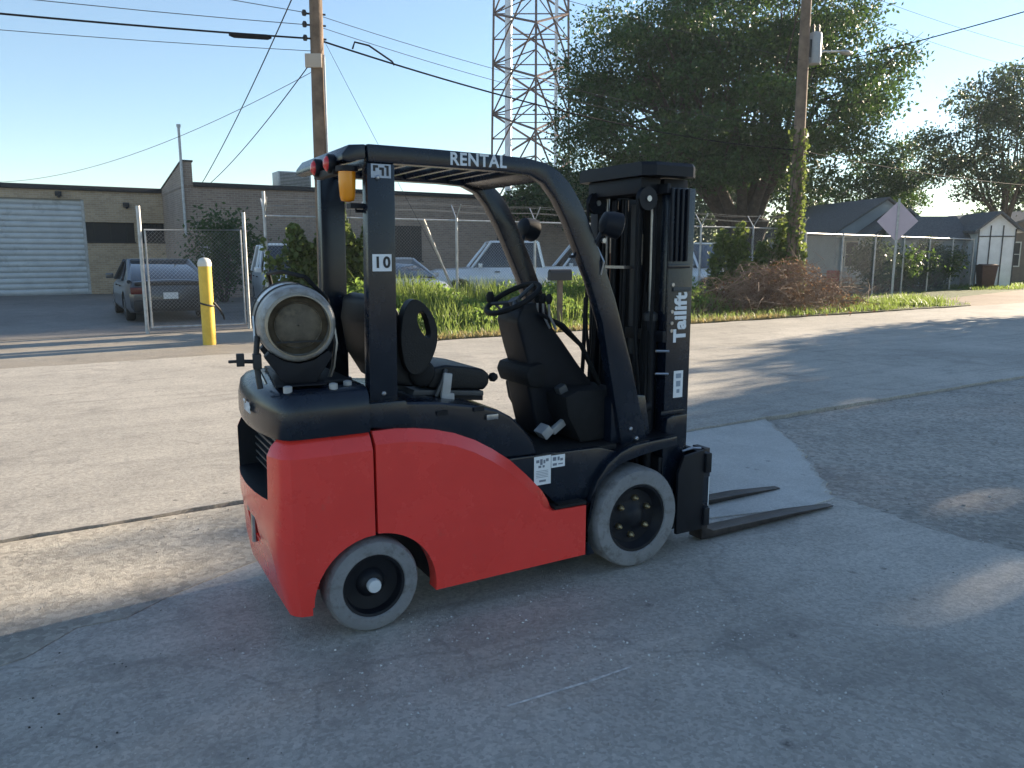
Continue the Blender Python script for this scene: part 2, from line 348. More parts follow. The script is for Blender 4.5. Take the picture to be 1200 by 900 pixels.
# beyond the road: driveway apron left, verge right, parking lot behind the fence, dirt drive far right
sheet('driveway', [rf(-70, 12.6), rf(3.9, 12.6), rf(4.3, 14), rf(4.2, 16.4), rf(4.2, 40), rf(-70, 40)], .006, .06, APRON)
sheet('car_park', [rf(-60, 17.0), rf(4.0, 17.0), rf(4.4, 16.5), rf(30, 16.5), rf(30, 42), rf(-60, 42)], .014, .06, LOT)
vp = [rf(4.0, 12.9), rf(24.5, 12.9)] + [rf(25.5, 13.6), rf(27, 15), rf(27, 16.8), rf(4.0, 16.8)]
sheet('verge', vp, .03, .06, SOIL)
sheet('dirt_drive', [rf(24, 12.6), rf(70, 12.6), rf(70, 17.5), rf(40, 18), rf(26, 15.6)], .010, .06, DRIVE)
GRASSG = ground_mat('far_lawn_mat', (.06, .085, .03), (.13, .16, .055), (.15, .13, .06), big=.5, mid=3, fine=20, bump=1., speck=.8)
sheet('lawn', [rf(27.2, 15.4), rf(41, 18.2), rf(90, 17.6), rf(90, 60), rf(27.2, 60)], .016, .06, GRASSG)

# ================================================================ BUILDINGS
def brick_mat(name, c1, c2, mortar, sc=1.):
    m = bpy.data.materials.new(name); m.use_nodes = True; nt = m.node_tree; N = nt.nodes; L = nt.links
    b = N['Principled BSDF']; b.inputs['Roughness'].default_value = .9
    tc = N.new('ShaderNodeTexCoord'); sp = N.new('ShaderNodeSeparateXYZ'); L.new(tc.outputs['Object'], sp.inputs[0])
    ad = N.new('ShaderNodeMath'); L.new(sp.outputs[0], ad.inputs[0]); L.new(sp.outputs[1], ad.inputs[1])
    cb = N.new('ShaderNodeCombineXYZ'); L.new(ad.outputs[0], cb.inputs[0]); L.new(sp.outputs[2], cb.inputs[1])
    br = N.new('ShaderNodeTexBrick'); L.new(cb.outputs[0], br.inputs['Vector']); br.inputs['Scale'].default_value = 1
    br.inputs['Brick Width'].default_value = .21 * sc; br.inputs['Row Height'].default_value = .075 * sc; br.inputs['Mortar Size'].default_value = .008 * sc
    br.inputs['Color1'].default_value = c1 + (1,); br.inputs['Color2'].default_value = c2 + (1,); br.inputs['Mortar'].default_value = mortar + (1,)
    n = N.new('ShaderNodeTexNoise'); n.inputs['Scale'].default_value = .9; n.inputs['Detail'].default_value = 8; n.inputs['Roughness'].default_value = .7; L.new(tc.outputs['Object'], n.inputs['Vector'])
    mr = N.new('ShaderNodeMapRange'); mr.inputs[3].default_value = .55; mr.inputs[4].default_value = 1.35; L.new(n.outputs['Fac'], mr.inputs[0])
    mx = N.new('ShaderNodeMix'); mx.data_type = 'RGBA'; mx.blend_type = 'MULTIPLY'; mx.inputs[0].default_value = 1; L.new(br.outputs['Color'], mx.inputs[6]); L.new(mr.outputs[0], mx.inputs[7])
    L.new(mx.outputs[2], b.inputs['Base Color'])
    bp = N.new('ShaderNodeBump'); bp.inputs['Strength'].default_value = .5; bp.inputs['Distance'].default_value = .01; L.new(br.outputs['Fac'], bp.inputs['Height']); bp.invert = True; L.new(bp.outputs[0], b.inputs['Normal'])
    return m
BR1 = brick_mat('tan_brick', (.50, .375, .245), (.39, .285, .19), (.50, .43, .33))
BR2 = brick_mat('dark_brick', (.33, .245, .19), (.25, .18, .145), (.36, .32, .27))
FASC = mat('black_fascia', (.018, .018, .02), .6, var=.3)
SLAT = mat('galvanised_door', (.50, .52, .525), .45, .2, var=.1, scale=2, dirt=((.25, .25, .25), .55, .8, 1.5))
DKGL = mat('dark_window', (.012, .014, .018), .35, spec=.3); IRON = mat('iron', (.02, .02, .022), .6)
GALV = mat('galvanised_steel', (.40, .41, .42), .5, .5, var=.25, scale=9)
WHITEP = mat('white_siding', (.86, .88, .89), .7, var=.1, scale=2)
ROOFM = mat('grey_shingle', (.13, .135, .145), .9, var=.3, scale=12, bump=.6, bscale=20)
CREAM = mat('cream_trim', (.62, .60, .55), .7, var=.08)

b1 = thing('brick_warehouse', 'low tan brick warehouse with a closed grey roll-up door', 'building', rf(-14, 34.8), TH)
m = MB()  # local x = s + 14, front face y = 0
for (x0, x1, z0, z1) in [(0, 11.8, 0, 4.0), (11.8, 15.83, 3.66, 4.0), (15.83, 19.1, 0, 2.07), (15.83, 19.1, 2.81, 4.0), (17.55, 17.72, 2.07, 2.81), (18.95, 19.1, 2.07, 2.81)]: m.b6(x0, x1, 0, .3, z0, z1)
m.b6(0, .3, .3, 12, 0, 4); m.b6(18.8, 19.1, .3, 12, 0, 4); m.b6(.3, 18.8, 11.7, 12, 0, 4)
m.build('wall', BR1, b1)
MB().b6(-.1, 19.05, -.12, 12.1, 4.0, 4.18).build('roof', FASC, b1, bevel=.01)
d = MB().b6(11.8, 15.83, .16, .24, 0, 3.66).build('roll_up_door', SLAT, b1)
for k in range(17):
    z = .02 + k * .2135
    MB().prism([(.155, z + .004), (.138, z + .03), (.128, z + .1), (.138, z + .18), (.155, z + .208)], 11.9, 15.73, 'x').build('slat', SLAT, d, smooth=50)
for x in (11.8, 15.73): MB().b6(x, x + .1, .06, .158, 0, 3.66).build('door_track', GALV, b1)
for (x0, x1) in ((15.83, 17.55), (17.72, 18.95)):
    wd = MB().b6(x0, x1, .18, .22, 2.07, 2.81).build('window', DKGL, b1)
    for k in range(3 if x0 < 17 else 7):
        n_ = 3 if x0 < 17 else 7; x = x0 + (x1 - x0) * (k + .5) / n_
        MB().b6(x - .012, x + .012, .10, .125, 2.07, 2.81).build('bar', IRON, wd)
    MB().b6(x0, x1, -.03, .2, 2.0, 2.07).build('sill', FASC, wd)
MB().b6(18.75, 19.12, -.06, 0, 2.9, 3.98).build('downpipe_box', FASC, b1)
for x, z in ((4.5, 3.6), (15.0, 3.85), (17.3, 3.5)):
    MB().box((x, -.08, z), (.22, .16, .18)).tube([(x, 0, z - .05), (x, -.2, z - .12)], .05).build('wall_light', IRON, b1, bevel=.01)

b2 = thing('brick_workshop', 'dark brick workshop wall with sloping parapet behind the parked vehicles', 'building', rf(4.65, 29.4), TH)
m = MB(); m.b6(0, 16.6, 0, .3, 0, 3.9); m.b6(0, .3, .3, 13, 0, 3.9); m.b6(16.3, 16.6, .3, 13, 0, 3.9); m.b6(.3, 16.3, 12.7, 13, 0, 3.9)
m.build('wall', BR2, b2)
MB().b6(.31, 16.7, -.08, 13.1, 3.9, 4.06).build('roof', FASC, b2, bevel=.01)
MB().prism([(-.02, 3.9), (-.02, 4.74), (.5, 4.70), (5.6, 4.1), (5.6, 3.9)], -.02, .3, 'x').build('parapet', BR2, b2)
MB().prism([(-.05, 4.74), (-.05, 4.79), (.5, 4.75), (5.65, 4.15), (5.65, 4.10), (.5, 4.70)], -.05, .34, 'x').build('coping', FASC, b2)
MB().tube([(-.05, -.08, 2.2), (-.05, -.08, 5.86)], .045).box((-.05, -.08, 5.9), (.12, .12, .1)).build('conduit_mast', GALV, b2, smooth=40)
MB().b6(.4, .75, -.16, -.002, 1.2, 1.9).build('meter_box', GALV, b2, bevel=.01)
for x in (4.6, 5.4):
    MB().tube([(x + 2.4, .5, 4.05), (x + 2.4, .5, 4.35)], .03).build('vent_pipe', GALV, b2)
for x0 in (7.5, 12.6):
    w_ = MB().b6(x0, x0 + 1.5, -.02, .02, 1.3, 2.7).build('window', DKGL, b2)
    MB().b6(x0 - .06, x0 + 1.56, -.06, -.022, 1.24, 1.3).build('sill', FASC, w_)
    for k in (1, 2): MB().b6(x0 + k * .5 - .02, x0 + k * .5 + .02, -.05, -.022, 1.3, 2.7).build('mullion', FASC, w_)
ac = thing('air_conditioner', 'boxy pale grey air conditioning unit on the workshop roof', 'air conditioner', rf(8.15, 30.2, 4.06), TH)
MB().b6(0, 1.25, 0, .9, .08, .62).build('casing', GALV, ac, bevel=.02)
for k in range(9): MB().b6(.06, 1.19, -.012, -.001, .12 + k * .052, .145 + k * .052).build('louvre', DGREY, ac)
MB().b6(.05, .15, .05, .85, 0, .08).b6(1.1, 1.2, .05, .85, 0, .08).build('feet', IRON, ac)

# houses on the right
def gable_house(name, label, loc, rz, wd, dp, eave, ridge, wallm, roofm, porch=False, wins=()):
    h = thing(name, label, 'house' if 'shed' not in name else 'shed', loc, rz)
    m = MB(); m.prism([(-wd / 2, 0), (wd / 2, 0), (wd / 2, eave), (0, ridge), (-wd / 2, eave)], 0, dp, 'y'); m.build('wall', wallm, h)
    t = .12; ov = .25
    sl = (ridge - eave) / (wd / 2)
    rf_ = MB(); rf_.prism([(-wd / 2 - ov, eave - ov * sl), (0, ridge), (wd / 2 + ov, eave - ov * sl), (wd / 2 + ov, eave - ov * sl + t), (0, ridge + t), (-wd / 2 - ov, eave - ov * sl + t)], -ov, dp + ov, 'y')
    for i, vv in enumerate(rf_.v): rf_.v[i] = (vv[0], vv[1], vv[2] + .004)
    rf_.build('roof', roofm, h)
    for (x0, x1, z0, z1, kind) in wins:
        w2 = MB().b6(x0, x1, -.03, .03, z0, z1).build('door' if kind == 'd' else 'window', DKGL if kind == 'w' else CREAM, h)
        f = MB(); f.b6(x0 - .07, x0, -.05, .02, z0 - .07, z1 + .07).b6(x1, x1 + .07, -.05, .02, z0 - .07, z1 + .07).b6(x0, x1, -.05, .02, z1, z1 + .07).b6(x0, x1, -.05, .02, z0 - .07, z0)
        if kind == 'w': f.b6(x0, x1, -.045, -.031, (z0 + z1) / 2 - .02, (z0 + z1) / 2 + .02)
        f.build('frame', CREAM, w2)
    return h
WSB = mat('pale_blue_siding', (.34, .39, .43), .75, var=.08, scale=2)
h1 = gable_house('timber_house', 'pale blue house with a grey shingle roof and white porch gable', (20.4, 43.0, 0), R(8), 5.6, 8, 2.75, 4.5, WSB, ROOFM, wins=((-2.2, -1.3, .9, 2.2, 'w'), (-.3, .6, 0, 2.1, 'd'), (1.3, 2.2, .9, 2.2, 'w')))
MB().b6(-2.6, 2.6, -1.9, -.02, 0, .25).build('porch_floor', CREAM, h1)
for x in (-2.5, -.8, .9, 2.5): MB().b6(x - .06, x + .06, -1.85, -1.73, .25, 2.45).build('porch_post', CREAM, h1)
MB().b6(-2.8, 2.8, -2.0, -.03, 2.45, 2.6).build('porch_beam', CREAM, h1)
MB().prism([(-1.6, 2.6), (1.6, 2.6), (0, 3.7)], -1.95, -.1, 'y').build('porch_gable', WHITEP, h1)
MB().prism([(-1.9, 2.5), (0, 3.78), (1.9, 2.5), (1.9, 2.62), (0, 3.92), (-1.9, 2.62)], -2.1, -.3, 'y').build('porch_roof', ROOFM, h1)
for k in range(14):
    MB().b6(-2.8, 2.8, -.022, -.004, .3 + k * .16, .44 + k * .16).build('siding_board', WSB, h1)
sh = gable_house('garden_shed', 'tall narrow white shed with dark vertical trim and grey gable roof', (22.9, 37.0, 0), R(-6), 1.7, 3.2, 2.75, 3.45, WHITEP, ROOFM)
for x in (-.82, -.30, .26, .82): MB().b6(x - .022, x + .022, -.03, -.002, 0, 2.74 if abs(x) > .8 else 2.9).build('trim_strip', DGREY, sh)
MB().b6(-.84, .84, -.028, -.003, 2.37, 2.42).build('cross_trim', DGREY, sh)
gr = gable_house('shingled_outbuilding', 'long low outbuilding with a dark shingle roof next to the white shed', (21.9, 39.2, 0), R(90), 2.4, 2.8, 2.4, 3.3, WSB, ROOFM)
h3 = gable_house('brown_bungalow', 'brown bungalow with a cream window beyond the white shed', (31.2, 45.5, 0), R(10), 7.5, 8, 2.9, 4.0, mat('brown_siding', (.17, .13, .10), .8, var=.2, scale=2), ROOFM, wins=((-2.9, -1.9, .9, 2.2, 'w'), (-1.0, -.1, 0, 2.1, 'd'), (.9, 2.2, .9, 2.2, 'w')))

# ================================================================ FENCES, GATE, POSTS
def chain_mesh(b, x0, x1, z0, z1, y=0., sp=.075, r=.0022):
    H_ = z1 - z0; x = x0 - H_
    while x < x1:
        for sgn in (1, -1):
            xa, xb = (x, x + H_) if sgn > 0 else (x + H_, x)
            za, zb = z0, z1
            # clip in x
            def cl(px, pz, qx, qz, X): k = (X - px) / (qx - px); return X, pz + (qz - pz) * k
            A, B = (xa, za), (xb, zb)
            if max(A[0], B[0]) <= x0 or min(A[0], B[0]) >= x1: continue
            if A[0] < x0: A = cl(*A, *B, x0)
            elif A[0] > x1: A = cl(*A, *B, x1)
            if B[0] < x0: B = cl(*A, *B, x0)
            elif B[0] > x1: B = cl(*A, *B, x1)
            b.tube([(A[0], y + .002 * sgn, A[1]), (B[0], y + .002 * sgn, B[1])], r, 3, False)
        x += sp
    return b
WIRE = mat('chain_link_wire', (.22, .23, .24), .6, .4, var=.2)
fc = thing('chain_link_fence', 'tall galvanised chain link fence with barbed wire arms along the car park', 'fence', rf(4.1, 16.4), TH)
POST_S = [0, 2.2, 4.42, 6.62, 8.6, 10.5, 12.33, 14.5, 16.7]
for i, s in enumerate(POST_S):
    p = MB(); p.tube([(s, 0, 0), (s, 0, 2.42)], .032, 10)
    if s == 0: p.tube([(s, 0, 2.42), (s, 0, 2.85)], .032, 10)
    p.build('post', GALV, fc, smooth=40)
    MB().tube([(s, 0, 2.40), (s, -.24, 2.72)], .014, 6).tube([(s, 0, 2.40), (s, .24, 2.72)], .014, 6).build('barbed_wire_arm', GALV, fc)
MB().tube([(0, 0, 2.36), (16.7, 0, 2.36)], .022, 8).build('top_rail', GALV, fc, smooth=40)
bw = MB()
for (y, z) in ((-.12, 2.56), (-.23, 2.70), (.12, 2.56), (.23, 2.70)): bw.tube([(x * .6, y, z + .02 * math.sin(x * 1.3)) for x in range(29)], .004, 3, False)
bw.build('barbed_wire', WIRE, fc)
chain_mesh(MB(), 0, 16.7, .04, 2.34, .026).build('chain_link_mesh', WIRE, fc, recalc=False)
# leaning pipe against the fence
lp = MB(); lp.tube([rf(8.62, 16.2, .03), rf(7.64, 16.33, 2.36)], .03, 8); tag(lp.build('loose_pipe', mat('weathered_pipe', (.45, .40, .36), .6, var=.2), smooth=40), 'pale straight pipe leaning against the chain link fence', 'pipe')
gt = thing('chain_link_gate', 'open chain link gate panel with tall post in front of charcoal sedan', 'gate', rf(1.82, 17.0), TH)
MB().tube([(0, 0, 0), (0, 0, 2.52)], .04, 10).build('gate_post', GALV, gt, smooth=40)
fr = MB(); fr.tube([(.09, 0, .12), (.09, 0, 2.06), (1.92, 0, 2.08), (1.92, 0, .12), (.09, 0, .12)], .024, 8); fr.build('frame', GALV, gt, smooth=40)
chain_mesh(MB(), .1, 1.9, .13, 2.05, .0).build('chain_link_mesh', WIRE, gt, recalc=False)
MB().tube([(2.0, .02, 0), (2.0, .02, 2.45)], .034, 10).build('hinge_post', GALV, gt, smooth=40)
for z in (.4, 1.8): MB().tube([(1.90, 0, z), (2.02, .02, z)], .02, 8).build('hinge', GALV, gt)
MB().tube([(2.05, -.25, .55), (2.7, -.9, .95)], .02, 6).tube([(2.05, -.25, .42), (2.75, -.85, .55)], .02, 6).build('drop_bar', GALV, gt)
# second fence by the houses
fb = Vector((9.6, 25.6, 0)); fe = Vector((21.6, 36.6, 0)); fl = (fe - fb).length; fa = math.atan2(fe.y - fb.y, fe.x - fb.x)
f2 = thing('house_fence', 'weathered chain link fence in front of the houses near the diamond sign', 'fence', fb, fa)
for k in range(7): MB().tube([(fl * k / 6, 0, 0), (fl * k / 6, 0, 2.3)], .035, 8).build('post', GALV, f2, smooth=40)
MB().tube([(0, 0, 2.25), (fl, 0, 2.25)], .025, 8).build('top_rail', GALV, f2, smooth=40)
chain_mesh(MB(), 0, fl, .04, 2.24, .0, sp=.11, r=.0028).build('chain_link_mesh', WIRE, f2, recalc=False)

YEL = mat('yellow_paint', (.62, .42, .045), .5, var=.12, scale=5, dirt=((.35, .25, .08), .6, .8, 8))
bo = thing('bollard', 'tall yellow steel bollard with a white domed cap beside the gate', 'bollard', (-5.37, 13.6, 0))
MB().lathe([(.112, 0), (.112, 1.42)], ax='z', n=24).build('pipe', YEL, bo, smooth=40)
MB().lathe([(.116, 1.38), (.116, 1.44), (.10, 1.49), (.06, 1.52), (.01, 1.53)], ax='z', n=24).build('cap', CREAM, bo, smooth=60)
MB().torus((0, 0, .72), .122, .016, (.25, 0, 1)).tube([(.12, 0, .75), (.17, .12, .62), (.16, .3, .5), (.1, .5, .42)], .018, 6).build('chain', IRON, bo, smooth=60)

# ================================================================ POLES, WIRES, TOWER
WOOD = mat('weathered_pole_wood', (.17, .12, .085), .9, var=.35, scale=3, bump=.8, bscale=30)
pl = thing('utility_pole', 'brown wooden utility pole rising behind the forklift guard', 'utility pole', (-3.72, 15.44, 0))
MB().tube([(0, 0, 0), (.02, 0, 4.5), (.06, 0, 9)], [.15, .13, .11], 16).build('pole', WOOD, pl, smooth=40)
for z in (5.6, 5.84, 6.04, 7.1, 7.6): MB().tube([(-.2, -.05, z), (.2, .05, z)], .018, 6).lathe([(.035, z - .05), (.05, z), (.03, z + .05)], c=(-.17, -.08, 0), ax='z', n=10).build('bracket', IRON, pl)
MB().b6(-.17, .14, -.18, -.12, 5.05, 5.3).build('sheath', mat('pale_sheath', (.42, .36, .30), .7), pl, bevel=.01)
MB().tube([(.15, -.06, 0), (.165, -.06, 5.3)], .018, 6).build('ground_wire', GALV, pl)
pr = thing('transformer_pole', 'ivy-clad utility pole with a transformer and street lamp beside the oak', 'utility pole', (8.6, 23.92, 0))
MB().tube([(0, 0, 0), (-.02, 0, 6), (-.06, 0, 11.5)], [.19, .16, .13], 16).build('pole', WOOD, pr, smooth=40)
MB().lathe([(.02, 7.12), (.17, 7.14), (.19, 7.2), (.19, 7.9), (.17, 8.0), (.05, 8.05)], c=(.36, .2, 0), ax='z', n=20).build('transformer', mat('transformer_grey', (.32, .34, .36), .45, var=.1), pr, smooth=40)
for dx in (-.07, .08): MB().lathe([(.03, 8.03), (.045, 8.08), (.03, 8.13), (.045, 8.18), (.02, 8.26)], c=(.36 + dx, .2, 0), ax='z', n=10).build('bushing', DGREY, pr, smooth=50)
MB().b6(.1, .22, .06, .14, 7.3, 7.8).build('bracket', IRON, pr)
MB().tube([(0, 0, 7.2), (.7, .4, 7.55), (1.4, .86, 7.66)], .03, 8).build('lamp_arm', GALV, pr, smooth=50)
lh = MB().lathe([(.03, -.3), (.11, -.2), (.13, 0), (.10, .2), (.03, .3)], c=(0, 0, 0), ax='x', n=14).build('lamp_head', GALV, pr, smooth=60); lh.location = (1.62, 1.0, 7.66); lh.rotation_euler = (0, 0, R(32)); lh.scale = (1, 1, .55)
def span(P, Q, sag, n=24):
    P, Q = Vector(P), Vector(Q)
    return [P + (Q - P) * (k / n) - Vector((0, 0, 4 * sag * (k / n) * (1 - k / n))) for k in range(n + 1)]
CAB = mat('cable_black', (.012, .012, .014), .8, spec=.1); CABG = mat('cable_grey', (.06, .06, .065), .8, spec=.1)
LP = Vector((-3.72, 15.44, 0)); RP = Vector((8.58, 23.92, 0))
def wire(P, Q, sag, r, label, grp='overhead wires', m=CAB, extra=None):
    b = MB(); b.tube(span(P, Q, sag), r, 5, False)
    o = b.build('overhead_wire' if 'cable' not in label else 'overhead_cable', m, smooth=60); tag(o, label, 'wire', grp); return o
def z_(v, z): return v + Vector((0, 0, z))
oc = thing('overhead_cable', 'thick black telephone cable with a splice case left of the wooden pole', 'cable', (0, 0, 0), group='overhead wires')
lc = span(rf(-30, 15.1, 6.2), z_(LP, 5.6), .8, 40); MB().tube(lc, .017, 6, False).build('cable', CAB, oc, smooth=60)
MB().tube([rf(3.32, 15.1, 5.455), rf(3.4, 15.1, 5.46), rf(4.0, 15.1, 5.505), rf(4.07, 15.1, 5.51)], [.02, .048, .048, .02], 8).build('splice_case', CAB, oc, smooth=40)
oc2 = thing('overhead_cable', 'thick black telephone cable with a coiled loop between the two poles', 'cable', (0, 0, 0), group='overhead wires')
rc = span(z_(LP, 5.6), z_(RP, 4.65), .35, 40); MB().tube(rc, .017, 6, False).build('cable', CAB, oc2, smooth=60)
lo = rc[2] + Vector((0, 0, .04)); dv = (rc[4] - rc[2]).normalized()
MB().tube([lo, lo + dv * .05 + Vector((0, 0, .14)), lo + dv * .35 + Vector((0, 0, .16)), lo + dv * .85 + Vector((0, 0, .0)), lo + dv * .9 + Vector((0, 0, -.06))], .018, 6).build('cable_loop', CAB, oc2, smooth=60)
wire(rf(-30, 15.1, 6.0), z_(LP, 5.38), .85, .006, 'lowest thin wire reaching the left pole from the street side', m=CABG)
wire(rf(-30, 15.1, 6.9), z_(LP, 5.84), .9, .007, 'thin wire just above the thick cable left of the pole', m=CABG)
wire(rf(-26, 15.1, 8.6), z_(LP, 6.04), .6, .007, 'topmost thin wire left of the wooden pole', m=CABG)
wire(z_(LP, 7.1), rf(5.3, 29.6, 4.06), .18, .013, 'black service drop from high on the pole to the workshop roof')
wire(z_(LP, 5.3), rf(5.6, 29.7, 4.08), .15, .011, 'lower black service drop from the pole to the workshop roof')
wire(z_(LP, 5.05), rf(-2, 34.9, 4.2), .7, .006, 'faint sagging wire from the pole to the warehouse roof', m=CABG)
wire(z_(LP, 6.04), z_(RP, 5.35), .35, .006, 'upper thin wire between the two utility poles', m=CABG)
wire(z_(LP, 5.84), z_(RP, 5.0), .35, .006, 'middle thin wire between the two utility poles', m=CABG)
wire(z_(LP, 7.6), z_(RP, 7.2), .12, .007, 'high thin wire passing in front of the lattice tower', m=CABG)
wire(z_(LP, 5.9), (-.7, 15.6, .02), .03, .004, 'slack guy wire from the wooden pole to the verge', m=CABG)
wire(z_(RP, 4.65), rf(48, 15.9, 4.8), .5, .015, 'thick cable running right from the transformer pole over the sheds')
wire(z_(RP, 6.9), (18, 19, 8.9), .1, .016, 'black service wire rising right from the transformer pole')
wire(z_(RP, 9.6), rf(48, 15.9, 10.0), .6, .006, 'faint high wire right of the transformer pole', m=CABG)
wire(z_(RP, 9.0), rf(48, 15.9, 9.2), .7, .006, 'second faint high wire right of the transformer pole', m=CABG)

TWR = mat('tower_steel', (.09, .06, .06), .6, .3, var=.3, scale=.5); TWP = mat('tower_pale_riser', (.62, .68, .76), .5, .2)
tw = thing('lattice_tower', 'tall steel lattice radio tower rising behind the trees', 'tower', (1.9, 76, 0))
def leg(k, z):
    q = 1 - z * .0042; x, y = ((-4.05, 2.2), (.25, -3.9), (3.85, 2.2))[k]; return Vector((x * q, y * q, z))
for k in range(3): MB().tube([leg(k, 0), leg(k, 48)], .12, 6).build('leg', TWR, tw)
PH = 4.57
for i in range(10):
    for a, c in ((0, 1), (1, 2), (2, 0)):
        z0 = i * PH + 1.2; half = PH * .5; up = 1 if a < c else 0
        lo_a = z0 + (0 if a != 1 else half); lo_c = z0 + (0 if c != 1 else half)
        MB().tube([leg(a, lo_a), leg(c, lo_c + PH)], .10, 4).tube([leg(c, lo_c), leg(a, lo_a + PH)], .10, 4).build('brace', TWR, tw)
        MB().tube([leg(a, lo_a + half), leg(c, lo_c + half)], .07, 4).tube([leg(a, lo_a), leg(c, lo_a)], .06, 4).tube([leg(a, lo_a).lerp(leg(c, lo_c + PH), .5), leg(a, lo_a + half)], .06, 4).tube([leg(a, lo_a).lerp(leg(c, lo_c + PH), .5), leg(c, lo_c + half)], .06, 4).build('girt', TWR, tw)
MB().tube([(-2.3, 1.2, 0), (-2.15, 1.2, 48)], .34, 14).build('riser', TWP, tw, smooth=40)
MB().tube([(2.35, 1.4, 0), (2.25, 1.4, 48)], .17, 10).build('riser', TWP, tw, smooth=40)
for z in range(2, 48, 4): MB().b6(-2.3, 2.4, 1.28, 1.36, z, z + .08).build('riser_clamp', TWR, tw)

# diamond sign seen from behind, mailbox
sg = thing('warning_sign', 'back of a bare metal diamond sign on a thin post', 'sign', (13.25, 27.0, 0), R(-12))
SIGN = mat('bare_aluminium_sign', (.50, .42, .50), .5, .2, var=.06, scale=2)
MB().prism([(0, 2.0), (.66, 2.69), (0, 3.38), (-.66, 2.69)], .035, .042, 'y').build('panel', SIGN, sg)
MB().b6(-.035, .035, -.01, .034, 0, 3.45).build('post', GALV, sg)
for z in (2.3, 3.05): MB().lathe([(.02, -.02), (.02, -.011)], c=(0, 0, z), n=8).build('bolt', STEEL, sg)
mb = thing('mailbox', 'black mailbox on a dark wooden post among the weeds', 'mailbox', (1.05, 17.0, 0), R(20))
MB().prism([(-.09, 1.02), (.09, 1.02), (.09, 1.17)] + arc(0, 1.17, .09, 10, 170, 6) + [(-.09, 1.17)], -.25, .25, 'x').build('box', IRON, mb, smooth=40)
MB().b6(-.258, -.252, -.08, .08, 1.03, 1.2).build('door', mat('mailbox_door', (.05, .05, .055), .4), mb)
MB().b6(-.05, .05, -.05, .05, 0, 1.02).build('post', WOOD, mb)
MB().b6(-.1, .1, .10, .115, 1.1, 1.2).build('flag', REDLENS, mb)

# ================================================================ VEGETATION
BARK = mat('oak_bark', (.075, .058, .045), .95, var=.4, scale=5, bump=1., bscale=14)
LEAF = leaf_mat('oak_leaf', (.020, .048, .015), (.052, .105, .025), .26, (.11, .20, .03))
LEAF2 = leaf_mat('pale_leaf', (.028, .05, .028), (.065, .10, .05), .26, (.13, .19, .07))
LEAF3 = leaf_mat('dark_leaf', (.018, .038, .016), (.045, .08, .025), .38, (.12, .2, .04))
VINEL = leaf_mat('vine_leaf', (.045, .075, .022), (.12, .165, .045), .42, (.26, .33, .07))
WEEDL = leaf_mat('weed_leaf', (.05, .11, .028), (.16, .27, .065), .48, (.32, .46, .09))
GRASSL = leaf_mat('grass_blade', (.07, .125, .03), (.20, .26, .07), .45, (.34, .44, .10))
DRYL = leaf_mat('dry_grass', (.20, .16, .07), (.36, .30, .14), .4, (.5, .4, .18))
DEADL = leaf_mat('dead_leaf', (.08, .048, .032), (.19, .115, .072), .3, (.26, .15, .08), .8)
TWIG = mat('dead_twig', (.22, .15, .105), .9, var=.35, scale=4)
def leaves(P, size, rs, up=.3, aspect=.5):
    """folded leaf shapes: two quads' worth of rhombus per leaf, random orientation"""
    n = len(P); d = rs.normal(size=(n, 3)); d[:, 2] -= up * .6; d /= np.linalg.norm(d, axis=1)[:, None]
    q = rs.normal(size=(n, 3)); q[:, 2] += up; q -= (q * d).sum(1)[:, None] * d; q /= np.linalg.norm(q, axis=1)[:, None] + 1e-9
    s = np.cross(d, q); L_ = (size * rs.uniform(.55, 1.35, n))[:, None]; W_ = L_ * aspect
    V = np.empty((n, 4, 3)); V[:, 0] = P - d * L_ * .5; V[:, 1] = P + s * W_ * .5 + q * W_ * .15; V[:, 2] = P + d * L_ * .5; V[:, 3] = P - s * W_ * .5 + q * W_ * .15
    return V.reshape(-1, 3), np.arange(n * 4).reshape(n, 4)
HOLES = [(Vector((2.99, 4.80, 0)), .17), (Vector((2.19, 3.51, 0)), .17), (Vector((3.7, 8.1, 0)), .16), (Vector((4.6, 6.6, 0)), .13)]   # gaps in the foliage that let sun flecks through
def sun_gaps(P, loc):
    keep = np.ones(len(P), bool); d = np.array(sv)
    for g, r_ in HOLES:
        q = P + np.array(loc) - np.array(g); t = q @ d; keep &= (np.linalg.norm(q - t[:, None] * d, axis=1) > r_ * (.7 + .6 * np.abs(np.sin(q[:, 2] * 3.1 + q[:, 0])))) | (np.random.RandomState(3).uniform(size=len(P)) < .16)
    return P[keep]
def clump_points(cs, rad, n, rs, flat=.75):
    out = []
    for c, r_ in zip(cs, rad):
        k = int(n * (r_ / np.mean(rad)) ** 2); u = rs.normal(size=(k, 3)); u /= np.linalg.norm(u, axis=1)[:, None]
        rr = r_ * rs.uniform(.25, 1.0, k) ** .45 * (1 + .22 * rs.normal(size=k))
        p = u * rr[:, None]; p[:, 2] *= flat; out.append(p + c)
    return np.concatenate(out)
